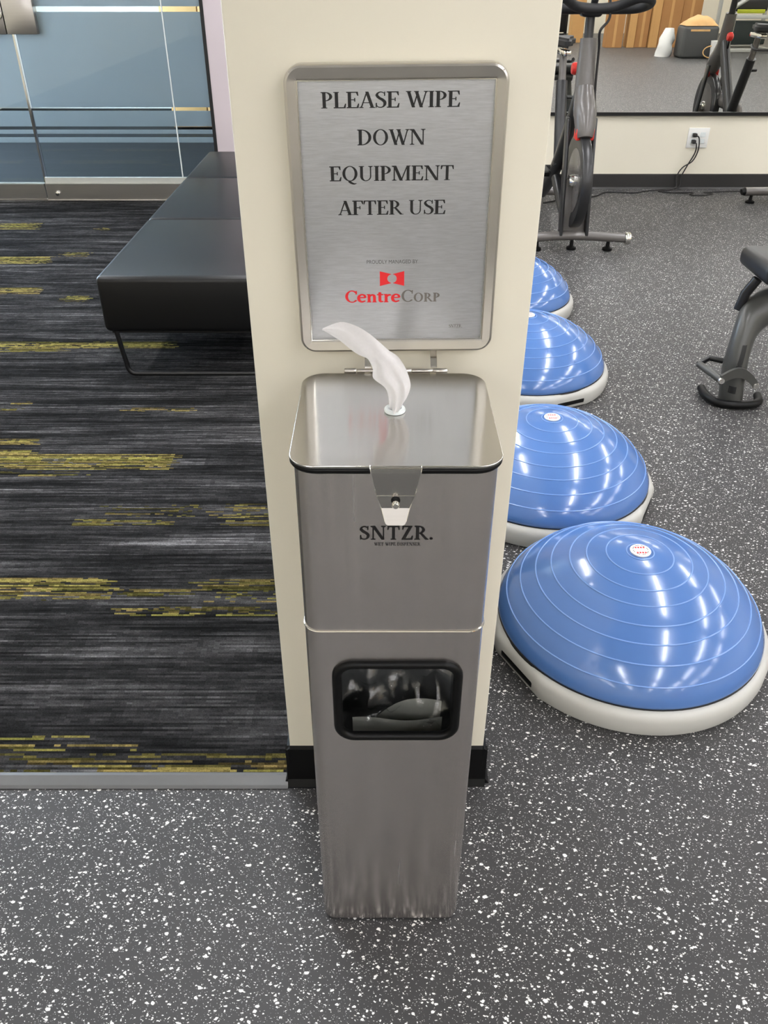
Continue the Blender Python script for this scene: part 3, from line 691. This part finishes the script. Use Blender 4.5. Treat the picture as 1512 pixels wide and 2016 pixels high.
# waste in the bin: clear liner and used wipes
def sheet(fn, nu, nv):
    vs = [fn(i/nu, j/nv) for i in range(nu+1) for j in range(nv+1)]
    return MB().add(vs, [(i*(nv+1)+j, i*(nv+1)+j+1, (i+1)*(nv+1)+j+1, (i+1)*(nv+1)+j) for i in range(nu) for j in range(nv)], True)
from mathutils import noise as mnoise
def liner(u, v_):
    x = -.094+.188*u; z = .34+.285*v_
    e = min(u, 1-u, (1-v_))*6
    y = .012+.05*min(1, e)*(.55+.6*mnoise.noise(Vector((x*38, z*30, 1.3))))+.012*abs(mnoise.noise(Vector((x*90, z*70, 5.))))
    return (x+DC, y+DY, z)
tag(sheet(liner, 44, 50).build('bin_liner', 'bag_film', None, fix=False, auto=0), 'crumpled clear plastic liner inside the waste opening', 'bin liner')
def used1(u, v_):
    x = -.052+.124*u; z0 = .33; top = .408+.056*math.sin(min(1, max(0, (u-.22)/.78))*PI*.62)
    y = .095-.030*v_+.008*math.sin(u*5)
    return (x+DC, y+DY+.01, z0+(top-z0)*v_)
def used2(u, v_):
    x = -.058+.131*u; top = .436+.002*u
    y = .055-.012*v_+.004*math.sin(u*6+1)
    return (x+DC, y+DY+.012, .33+(top-.33)*v_)
tag(sheet(used1, 24, 12).build('used_wipe', 'paper_grey', None, fix=False, auto=0), 'used wipe bulging upward behind the flat one in the waste opening', 'wipe', 'used wipes')
tag(sheet(used2, 24, 12).build('used_wipe', 'paper_grey', None, fix=False, auto=0), 'used wipe lying flat in front inside the waste opening', 'wipe', 'used wipes')

# ------------------------------------------------------------------ black ottoman bench modules
OT = [(2.930, 3.742, 'black upholstered bench module nearest the camera, left of the pillar'),
      (3.748, 4.580, 'black upholstered bench module in the middle of the row'),
      (4.586, 5.310, 'black upholstered bench module farthest back beside the lilac wall')]
for (y0, y1, lab) in OT:
    e = empty('bench_module', (-.67, (y0+y1)/2, 0), lab, 'bench', group='black bench modules')
    hy = (y1-y0)/2
    MB().rbox(-.372, -hy, .186, .372, hy, .400, .022, 4).build('cushion', 'black_leather', e)
    MB().box(-.35, -hy+.02, .178, .35, hy-.02, .188).build('under_board', 'black_metal', e)
    for s in (-1, 1):
        yy = s*(hy-.022) if s < 0 else hy-.06
        r = .04; pth = [(-.335, yy, .186), (-.325, yy, .10), (-.318, yy, .055)]
        pth += [(-.318+.03-.03*math.cos(a), yy, .044-.034*math.sin(a)) for a in np.linspace(.2, PI/2, 6)]
        pth += [(.318-.03+.03*math.sin(a), yy, .044-.034*math.cos(a)) for a in np.linspace(0, PI/2-.2, 6)]
        pth += [(.318, yy, .055), (.325, yy, .10), (.335, yy, .186)]
        MB().tube(pth, .0095, 10).build('leg', 'black_metal', e)

# ------------------------------------------------------------------ half-ball balance trainers
def make_bosu(loc, th0, label):
    e = empty('balance_trainer', loc, label, 'balance trainer', group='blue balance trainers')
    n = 120
    def rr(th):
        r = .325
        for g in (th0, th0+PI):
            d = (th-g+PI) % (2*PI)-PI
            if abs(d) < math.radians(17): r = .3155/math.cos(d)
        return r
    prof = [(-.016, .000), (-.006, .003), (-.002, .018), (-.0015, .042), (-.006, .054), (-.014, .060), (-.024, .0615), (-.030, .058), (-.045, .050)]
    vs = []; fs = []
    for (dr, z) in prof:
        for k in range(n):
            th = 2*PI*k/n; r = rr(th)+dr
            if dr < -.02: r = .325+dr
            vs.append((r*math.cos(th), r*math.sin(th), z))
    for i in range(len(prof)-1):
        for k in range(n): fs.append((i*n+k, i*n+(k+1) % n, (i+1)*n+(k+1) % n, (i+1)*n+k))
    fs.append(tuple(range(n-1, -1, -1)))
    pf = MB().add(vs, fs, True).build('platform', 'bosu_grey', e, auto=50)
    for g in (th0, th0+PI):      # black blocks in the flats stand in for shade inside the hand slots
        M = Matrix.Rotation(g, 4, 'Z')
        MB().rbox(.300, -.060, .014, .3150, .060, .032, .004, 2, M).build('slot_shade', 'black_rubber', pf)
    # dark gap ring and dome
    MB().tube([(.3015*math.cos(a), .3015*math.sin(a), .0585) for a in np.linspace(0, 2*PI, 96, endpoint=False)], .0045, 8, closed=True).build('seal_ring', 'dark_seam', e)
    dp = []; R0 = .3050
    def dome(t_):   # t 0 widest ring .. 1 apex
        a = t_*PI/2; return (R0*math.cos(a)**1.08 if t_ < 1 else 0, .070+.178*math.sin(a)**1.3)
    dp = [(.296, .056), (.3005, .060), (.3035, .065)]
    ts = np.linspace(.0, .98, 60)
    for t_ in ts: dp.append(dome(t_))
    dp.append((.0005, .2485))
    dm = MB().lathe(dp, 96).build('dome', 'bosu_blue', e)
    for t_ in (.209, .343, .453, .547, .647, .731, .826, .925):
        r, z = dome(t_)
        MB().tube([(r*math.cos(a), r*math.sin(a), z+.0002) for a in np.linspace(0, 2*PI, 96, endpoint=False)], .0018, 6, closed=True).build('ridge', 'bosu_ridge', dm)
    cp = MB().lathe([(.0225, .2470), (.0235, .2500), (.0225, .2512), (.0005, .2514)], 32).build('cap', 'white_plastic', e)
    # printed marks on the cap
    mk = MB()
    rng = random.Random(5)
    for (cy, w) in ((.009, .009), (-.010, .009)):
        for k in range(4):
            x = -w+2*w*k/3
            mk.add([(x-.002, cy-.0028, .25155), (x+.002, cy-.0028, .25155), (x+.002, cy+.0028, .25155), (x-.002, cy+.0028, .25155)], [(0, 1, 2, 3)])
    mk.build('red_print', 'red_ink', cp, fix=False)
    mk = MB()
    for k in range(24):
        if k % 3 == 2: continue
        a0_, a1_ = 2*PI*k/24, 2*PI*(k+.8)/24
        mk.add([(.0155*math.cos(a0_), .0155*math.sin(a0_), .25155), (.0180*math.cos(a0_), .0180*math.sin(a0_), .25155), (.0180*math.cos(a1_), .0180*math.sin(a1_), .25155), (.0155*math.cos(a1_), .0155*math.sin(a1_), .25155)], [(0, 1, 2, 3)])
    mk.build('grey_print', 'grey_ink', cp, fix=False)
    return e
make_bosu((.588, 1.470, 0), math.radians(207), 'blue half-ball balance trainer nearest the camera, at the lower right')
make_bosu((.503, 2.120, 0), math.radians(-27), 'second blue half-ball balance trainer from the camera, just behind the nearest')
make_bosu((.560, 2.950, 0), math.radians(-65), 'third blue half-ball balance trainer from the camera, half hidden by the pillar')
make_bosu((.580, 3.730, 0), math.radians(20), 'farthest blue half-ball balance trainer, in front of the exercise bike')

# ------------------------------------------------------------------ exercise bikes
def make_bike(loc, rz, label):
    e = empty('exercise_bike', loc, label, 'exercise bike', rz, 'exercise bikes by the mirror')
    # front foot: shallow chevron
    MB().tube([(-.285, -.165, .072), (-.10, -.135, .075), (0, -.125, .075), (.10, -.135, .075), (.285, -.165, .072)], .030, 12, flat=.85).build('front_foot', 'bike_grey', e)
    for s in (-1, 1):
        MB().lathe([(.005, -.016), (.030, -.016), (.034, -.010), (.034, .010), (.030, .016), (.005, .016)], 20, (s*.298, -.168, .070), 'X').build('transport_wheel', 'chrome', e)
    for fx, fy in ((-.20, -.150), (0.0, -.130), (.20, -.150)):
        MB().lathe([(.004, 0), (.028, 0), (.028, .014), (.012, .022), (.010, .05)], 16, (fx, fy, 0)).build('levelling_foot', 'black_rubber', e)
    # fork legs and lower plate
    for s in (-1, 1):
        Sh = Matrix(((1, 0, 0, 0), (0, 1, .26, -.175), (0, 0, 1, 0), (0, 0, 0, 1)))
        MB().rbox(s*.072-.009, -.012, .08, s*.072+.009, .050, .66, .006, 2, Sh).build('fork_leg', 'bike_black', e)
    MB().rbox(-.064, .025, .085, .064, .036, .36, .004, 2, Sh).build('fork_plate', 'bike_grey', e)
    # flywheel
    fw = MB().lathe([(.01, -.020), (.17, -.020), (.195, -.026), (.236, -.026), (.240, -.020), (.240, .020), (.236, .026), (.195, .026), (.17, .020), (.01, .020)], 56, (.0, -.065, .352), 'X').build('flywheel', 'bike_black', e)
    MB().lathe([(.004, -.046), (.030, -.046), (.035, -.030), (.035, .030), (.030, .046), (.004, .046)], 24, (0, -.065, .352), 'X').build('hub', 'chrome', fw)
    MB().lathe([(.120, -.0215), (.165, -.0215), (.165, .0215), (.120, .0215)], 40, (0, -.065, .352), 'X').build('wheel_band', 'bike_grey', fw)
    # brake shroud over the wheel
    sh = catmull([(.0, -.12, .575), (.0, -.07, .665), (.0, -.005, .735), (.0, .03, .80)], 5)
    MB().tube(sh, [.040, .046, .050, .053, .056, .058, .060, .060, .060, .058, .056, .054, .052, .050, .048, .046][:len(sh)], 18).build('brake_shroud', 'bike_grey', e)
    for s in (-1, 1):
        MB().rbox(s*.036-.012, -.125, .565, s*.036+.012, -.055, .625, .008, 3).build('brake_pad', 'red_plastic', e)
    # head tube, post, stem
    MB().tube([(0, .03, .74), (0, .065, .90), (0, .085, 1.02)], [.044, .040, .036], 16, flat=1.2).build('head_tube', 'bike_grey', e)
    MB().tube([(0, .085, 1.0), (0, .105, 1.13)], .024, 14).build('handlebar_post', 'bike_black', e)
    k = MB().tube([(0, .15, .79), (-.018, .205, .855)], .008, 10).build('knob_stem', 'black_metal', e)
    MB().lathe([(.002, -.024), (.026, -.020), (.032, -.004), (.030, .012), (.016, .022), (.002, .022)], 12, (-.022, .215, .870), 'X').build('resistance_knob', 'red_plastic', k)
    # handlebars: cross bar with closed loops
    MB().rbox(-.055, .06, 1.115, .055, .16, 1.175, .02, 3).build('stem', 'bike_black', e)
    hb = catmull([(-.05, .11, 1.150), (-.14, .10, 1.150), (-.225, .07, 1.155), (-.262, -.01, 1.175), (-.240, -.085, 1.20), (-.185, -.10, 1.205), (-.150, -.06, 1.19), (-.10, -.005, 1.165), (0, .01, 1.155),
                  (.10, -.005, 1.165), (.150, -.06, 1.19), (.185, -.10, 1.205), (.240, -.085, 1.20), (.262, -.01, 1.175), (.225, .07, 1.155), (.14, .10, 1.150), (.05, .11, 1.150)], 4)
    MB().tube(hb, .0235, 10, closed=True).build('handlebar', 'bike_foam', e)
    # screen on its post
    MB().tube([(0, .07, 1.15), (0, .02, 1.24), (0, .0, 1.33)], .018, 10).build('screen_post', 'bike_black', e)
    sc = MB().rbox(-.27, -.012, 1.27, .27, .014, 1.60, .010, 3).build('screen_housing', 'bike_black', e)
    MB().box(-.255, .0145, 1.29, .255, .0155, 1.585).build('display', 'dark_seam', sc)
    # cable
    MB().tube(catmull([(.06, .02, 1.24), (.075, .0, 1.12), (.03, -.02, 1.06), (.045, .02, .98), (.055, .03, .80), (.07, .02, .62), (.072, .06, .45), (.06, .30, .25)], 6), .0065, 8).build('cable', 'cord_black', e)
    # main beam to the bottom bracket and rear foot
    MB().tube(catmull([(0, .06, .82), (0, .20, .66), (0, .38, .46), (0, .60, .26), (0, .90, .09)], 5), .036, 14, flat=1.3).build('main_beam', 'bike_black', e)
    MB().tube(catmull([(0, .02, .10), (0, .25, .15), (0, .50, .25)], 4), .030, 12).build('lower_beam', 'bike_black', e)
    MB().tube([(0, .47, .33), (0, .60, .62), (0, .66, .76)], .034, 14).build('seat_tube', 'bike_black', e)
    MB().tube([(0, .65, .74), (0, .69, .86), (0, .705, .905)], .022, 12).build('seat_post', 'bike_grey', e)
    MB().tube([(.03, .63, .68), (.075, .615, .68)], .010, 8).build('seat_clamp', 'black_metal', e)
    MB().rbox(-.022, .58, .895, .022, .80, .925, .006, 2).build('seat_slider', 'chrome', e)
    sd = [(-.085, .86), (-.045, .885), (.045, .885), (.085, .86), (.082, .79), (.045, .72), (.024, .62), (.012, .585), (-.012, .585), (-.024, .62), (-.045, .72), (-.082, .79)]
    sd = [tuple(q) for q in catmull(sd, 3, True)]
    so = MB().prism(sd, 'Z', .935, .985, True).build('saddle', 'bike_foam', e)
    bm = bmesh.new(); bm.from_mesh(so.data); bmesh.ops.bevel(bm, geom=[x for x in bm.edges if abs(x.verts[0].co.z-x.verts[1].co.z) < 1e-5], offset=.014, segments=3, affect='EDGES')
    for f in bm.faces: f.smooth = True
    bm.to_mesh(so.data); bm.free()
    # drive cover, cranks and pedals
    dc = MB().lathe([(.02, -.022), (.115, -.022), (.125, -.010), (.125, .010), (.115, .022), (.02, .022)], 36, (.055, .42, .33), 'X').build('drive_cover', 'bike_grey', e)
    MB().lathe([(.045, .0), (.075, .0), (.075, .0012), (.045, .0012)], 30, (.078, .42, .33), 'X').build('red_ring', 'red_plastic', dc)
    MB().tube([(.05, .36, .42), (.05, .12, .42), (.04, -.06, .40)], .045, 12, flat=1.3).build('belt_cover', 'bike_grey', e)
    for s, a in ((-1, PI), (1, 0.)):
        cx, cy, cz = s*.095, .42+.17*math.cos(a), .33+.17*math.sin(a)
        cr = MB().tube([(s*.06, .42, .33), (s*.095, .42, .33), (cx, cy, cz)], .012, 8).build('crank', 'bike_black', e)
        MB().rbox(min(s*.10, s*.19), cy-.045, cz-.012, max(s*.10, s*.19), cy+.045, cz+.012, .005, 2).build('pedal', 'black_rubber', cr)
    # rear foot
    MB().tube([(-.28, .955, .072), (0, .955, .075), (.28, .955, .072)], .034, 12, flat=.8).build('rear_foot', 'bike_grey', e)
    for s in (-1, 1):
        MB().lathe([(.004, 0), (.030, 0), (.030, .012), (.012, .02), (.010, .05)], 16, (s*.23, .95, 0)).build('levelling_foot', 'black_rubber', e)
        MB().tube([(s*.28, .955, .072), (s*.300, .955, .068)], [.034, .024], 12, flat=.8).build('end_cap', 'black_rubber', e)
    # weight holder behind the saddle
    MB().tube(catmull([(-.09, .84, .86), (-.10, .95, .84), (0, .98, .84), (.10, .95, .84), (.09, .84, .86)], 4), .010, 8).build('weight_cradle', 'black_metal', e)
    return e
make_bike((1.083, 4.785, 0), 0., 'dark exercise bike with flywheel and red knob right behind the pillar edge')
b2 = make_bike((2.73, 4.775, 0), 0., 'exercise bike at the right frame edge, mostly seen in the mirror')

# ------------------------------------------------------------------ weight bench at the right edge
GB = empty('weight_bench', (1.30, 2.74, 0), 'grey steel weight bench with black pad at the right edge', 'weight bench')
leg = catmull([(0, -.005, .012), (-.005, .005, .08), (-.006, .014, .16), (.018, .05, .25), (.062, .09, .305), (.14, .115, .345), (.30, .13, .375), (.48, .14, .385), (.66, .14, .38)], 6)
gf = MB().tube(leg, .062, 18, flat=.66, up=(1, 0, 1)).build('curved_frame', 'bench_paint', GB)
ft = [(-.085, .07, .016), (-.09, .0, .016), (-.07, -.055, .016), (-.02, -.075, .016), (.045, -.075, .016), (.085, -.05, .016), (.10, .0, .018)]
MB().tube(catmull(ft, 5), .015, 10).build('foot_ring', 'black_rubber', GB)
cr_ = [(-.078+.136*k/10, -.062, .105+.040*math.sin(PI*k/10)-.022*k/10) for k in range(11)]
vs = []; fs = []
for (x, y, z) in cr_: vs += [(x, y-.0, z-.018), (x, y, z+.018), (x, y+.012, z-.018), (x, y+.012, z+.018)]
for i in range(10):
    a = 4*i; b_ = a+4; fs += [(a, a+1, b_+1, b_), (a+2, b_+2, b_+3, a+3), (a+1, a+3, b_+3, b_+1), (a, b_, b_+2, a+2)]
fs += [(0, 2, 3, 1), (40, 41, 43, 42)]
br = MB().add(vs, fs).build('crescent_bracket', 'bench_paint', GB)
for x, z in ((-.074, .104), (.054, .084)):
    MB().lathe([(.002, -.006), (.010, -.006), (.012, -.002), (.012, .004)], 14, (x, -.060, z), 'Y').build('bolt_cap', 'chrome', br)
MB().tube([(-.074, -.05, .104), (-.118, .06, .116)], .013, 10).build('handle_grip', 'bench_paint', GB)
MB().tube([(-.118, .06, .116), (-.075, .085, .130), (-.02, .05, .13)], .011, 10).build('rear_bracket', 'black_metal', GB)
# warning stickers
from mathutils.bvhtree import BVHTree
bvh = BVHTree.FromPolygons([w.co for w in gf.data.vertices], [tuple(p.vertices) for p in gf.data.polygons])
for (za, zb_, xa, xb_) in ((.128, .225, -.032, -.014), (.052, .078, -.034, -.012)):
    vs = []; fs = []
    for k in range(9):
        z = za+(zb_-za)*k/8; sh = .0 if z < .1 else (z-.128)*.17
        for m in range(5):
            x = xa+(xb_-xa)*m/4+sh; hit = bvh.ray_cast(Vector((x, -.5, z)), Vector((0, 1, 0)))[0]
            vs.append((x, (hit.y if hit else 0)-.0012, z))
    for k in range(8):
        for m in range(4): fs.append((k*5+m, k*5+m+1, k*5+m+6, k*5+m+5))
    MB().add(vs, fs, True).build('sticker', 'dark_seam', GB, fix=False)
MB().rbox(.020, .0, .425, .40, .27, .495, .025, 4).build('seat_pad', 'bench_pad', GB)
MB().rbox(.42, .0, .425, .76, .27, .495, .025, 4).build('back_pad', 'bench_pad', GB)
MB().tube([(.03, .09, .425), (.005, .10, .37), (-.005, .10, .31)], .018, 10).build('seat_strut', 'black_metal', GB)
MB().tube([(.30, .13, .37), (.30, .13, .43)], .022, 10).build('seat_post', 'bench_paint', GB)
MB().tube([(.58, .14, .38), (.58, .14, .43)], .022, 10).build('back_post', 'bench_paint', GB)
MB().tube([(.62, .14, .37), (.68, .14, .02)], .035, 14).build('rear_leg', 'bench_paint', GB)
MB().tube([(.68, -.06, .022), (.68, .34, .022)], .022, 10).build('rear_foot', 'black_rubber', GB)

# ------------------------------------------------------------------ outlet and cords
OC = empty('wall_outlet', (2.21, YM, .336), 'white double wall outlet with two black plugs under the mirror', 'outlet')
MB().rbox(-.073, -.007, -.064, .073, 0, .064, .003, 2).build('cover_plate', 'white_plastic', OC)
for ox in (-.030, .030):
    for oz in (-.021, .021):
        MB().rbox(ox-.018, -.0095, oz-.015, ox+.018, -.006, oz+.015, .0015, 1).build('socket', 'frost_plastic', OC)
def cord(name, pts, label, r=.0042):
    o = MB().tube(catmull(pts, 7), r, 8).build(name, 'cord_black'); return tag(o, label, 'cord')
for i, (zz, pts, lab) in enumerate((
    (.357, [(2.180, 6.105, .357), (2.205, 6.095, .340), (2.216, 6.10, .26), (2.195, 6.11, .19), (2.135, 6.115, .145), (2.105, 6.11, .085), (2.105, 6.085, .02), (2.02, 6.05, .006), (1.97, 6.03, .006), (2.06, 5.99, .006), (2.20, 5.985, .006), (2.16, 5.93, .006), (2.24, 5.91, .006), (2.33, 5.96, .006), (2.28, 6.0, .006), (2.42, 6.02, .006), (2.56, 6.04, .006)], 'black power cord from the upper plug looping over the floor to the right'),
    (.315, [(2.178, 6.105, .315), (2.195, 6.095, .300), (2.196, 6.10, .24), (2.165, 6.11, .16), (2.135, 6.11, .08), (2.12, 6.09, .015), (1.95, 6.07, .005), (1.86, 6.03, .005), (1.78, 5.99, .005), (1.60, 6.01, .005), (1.50, 5.90, .005), (1.36, 5.82, .005), (1.24, 5.79, .005), (1.10, 5.70, .005)], 'black power cord from the lower plug running left towards the bike'))):
    c_ = cord('power_cord', pts, lab)
    MB().rbox(2.166, 6.098, zz-.012, 2.192, 6.132, zz+.012, .005, 2).build('plug', 'cord_black', c_)

# ------------------------------------------------------------------ things seen only in the mirror
def carton(x, y, w, d, h, lab, mat):
    e = empty('cardboard_carton', (x, y, 0), lab, 'carton', group='tall cardboard cartons')
    MB().rbox(-w/2, -d, .0, w/2, 0, h, .004, 1).build('carton_body', mat, e)
    MB().rbox(-.025, -.0005, .01, .025, .0015, h-.01, .0005, 1).build('packing_tape', 'cardboard_light', e)
cx = 4.26
for i, (w, d, h, mat, dy, lab) in enumerate(((.32, .22, 1.75, 'cardboard', 0, 'tall brown carton in the mirror, first right of the bike handlebar'), (.06, .30, 1.7, 'dark_seam', -.2, ''), (.14, .30, 1.7, 'cardboard_light', 0, 'narrow pale carton in the mirror beside the first brown one'), (.24, .20, 1.8, 'cardboard', -.05, 'tall brown carton in the mirror behind the handlebar grip'), (.16, .24, 1.7, 'cardboard_light', .0, 'slim pale carton in the middle of the row in the mirror'), (.38, .20, 1.75, 'cardboard', -.04, 'wide brown carton in the mirror left of the grey bin'), (.36, .22, 1.7, 'cardboard', -.08, 'last tall brown carton in the mirror row, behind the grey bin'))):
    if lab: carton(cx+w/2, -5.45+dy, w, d, h, lab, mat)
    cx += w+.014
carton(3.95, -6.6, .24, .3, 1.9, 'single tall carton in the mirror left of the bike post', 'cardboard_light')
bn = empty('storage_bin', (5.33, -3.55, 0), 'dark grey upright bin in the mirror with tan paper on top', 'bin')
MB().rbox(-.29, -.22, .0, .29, .22, .47, .05, 4).build('bin_body', 'bin_grey', bn)
MB().rbox(-.19, .22, .395, .13, .226, .425, .002, 1).build('bin_label', 'tan_paper', bn)
vs = []; fs = []
for i in range(13):
    for j in range(13):
        u, w = i/12, j/12; x = -.27+.54*u; y = -.20+.40*w
        z = .474+.14*math.sin(PI*u)**.6*math.sin(PI*w)**.6*(1+.25*mnoise.noise(Vector((x*9, y*9, 2))))
        vs.append((x, y, z))
for i in range(12):
    for j in range(12): fs.append((i*13+j, i*13+j+1, (i+1)*13+j+1, (i+1)*13+j))
tag(MB().add([(x+5.33, y-3.55, z) for x, y, z in vs], fs, True).build('crumpled_paper', 'tan_paper', None, fix=False), 'crumpled tan packing paper on the grey bin in the mirror', 'paper')
pa = empty('pail', (5.56, -3.10, 0), 'small white pail in the mirror in front of the grey bin', 'pail')
MB().lathe([(.10, 0), (.105, .004), (.125, .27), (.128, .275), (.120, .275), (.10, .01)], 28, (0, 0, 0)).build('pail_body', 'white_plastic', pa)
MB().tube([(.13*math.cos(a)-.11, .02, .12+.085*math.sin(a)) for a in np.linspace(PI/2, 3*PI/2, 10)], .009, 8).build('handle', 'tan_paper', pa)
sk = empty('plastic_sack', (4.86, -3.75, 0), 'white plastic sack in the mirror leaning beside the grey bin', 'sack')
vs = []; fs = []
for i in range(12):
    z = .42*i/11; r0 = .13*(1-(i/11)**3*.45)
    for k in range(16):
        a = 2*PI*k/16; r = r0*(1+.25*mnoise.noise(Vector((math.cos(a)*2, math.sin(a)*2, z*9)))); vs.append((r*math.cos(a)+.12*z, r*math.sin(a), z))
for i in range(11):
    for k in range(16): fs.append((i*16+k, i*16+(k+1) % 16, (i+1)*16+(k+1) % 16, (i+1)*16+k))
fs.append(tuple(range(15, -1, -1))); fs.append(tuple(11*16+k for k in range(16)))
MB().add(vs, fs, True).build('sack_body', 'white_plastic', sk)
def machine(loc, lab, frame, stack):
    cm = empty('weight_machine', loc, lab, 'weight machine', group='weight machines in the mirror')
    for x, y in ((-.28, .1), (-.28, -.5), (.55, .1), (.55, -.5)):
        MB().rbox(x-.03, y-.03, .03, x+.03, y+.03, .62 if y > 0 else 1.5, .008, 2).build('upright', frame, cm)
    for z, y in ((.04, .1), (.04, -.5), (.55, .1), (1.45, -.5)):
        MB().rbox(-.28, y-.028, z-.03, .55, y+.028, z+.03, .008, 2).build('crossbar', frame, cm)
    for x in (-.28, .55):
        MB().rbox(x-.028, -.5, .01, x+.028, .1, .065, .008, 2).build('base_rail', frame, cm)
    MB().tube([(-.30, .12, .66), (.10, .06, .90), (.42, .0, 1.06)], .035, 12).build('press_arm', 'rack_grey', cm)
    MB().rbox(-.20, -.30, .12, .46, .0, .48, .02, 2).build('weight_stack', stack, cm)
    MB().rbox(-.14, -.02, .60, .34, .03, .66, .01, 2).build('lime_stripe', 'lime' if frame == 'rack_grey' else 'bench_paint', cm)
    MB().rbox(-.16, -.30, .62, .42, -.06, .80, .04, 3).build('seat_pad', 'bench_pad', cm)
    MB().rbox(-.12, -.42, .82, .36, -.30, 1.45, .05, 3).build('back_pad', 'blue_jeans' if frame == 'rack_grey' else 'bench_pad', cm)
machine((6.42, -4.5, 0), 'silver framed weight machine in the mirror behind the reflected bike', 'rack_grey', 'dark_green')
machine((3.45, -7.6, 0), 'dark weight machine in the mirror at the pillar edge', 'bike_black', 'dark_seam')
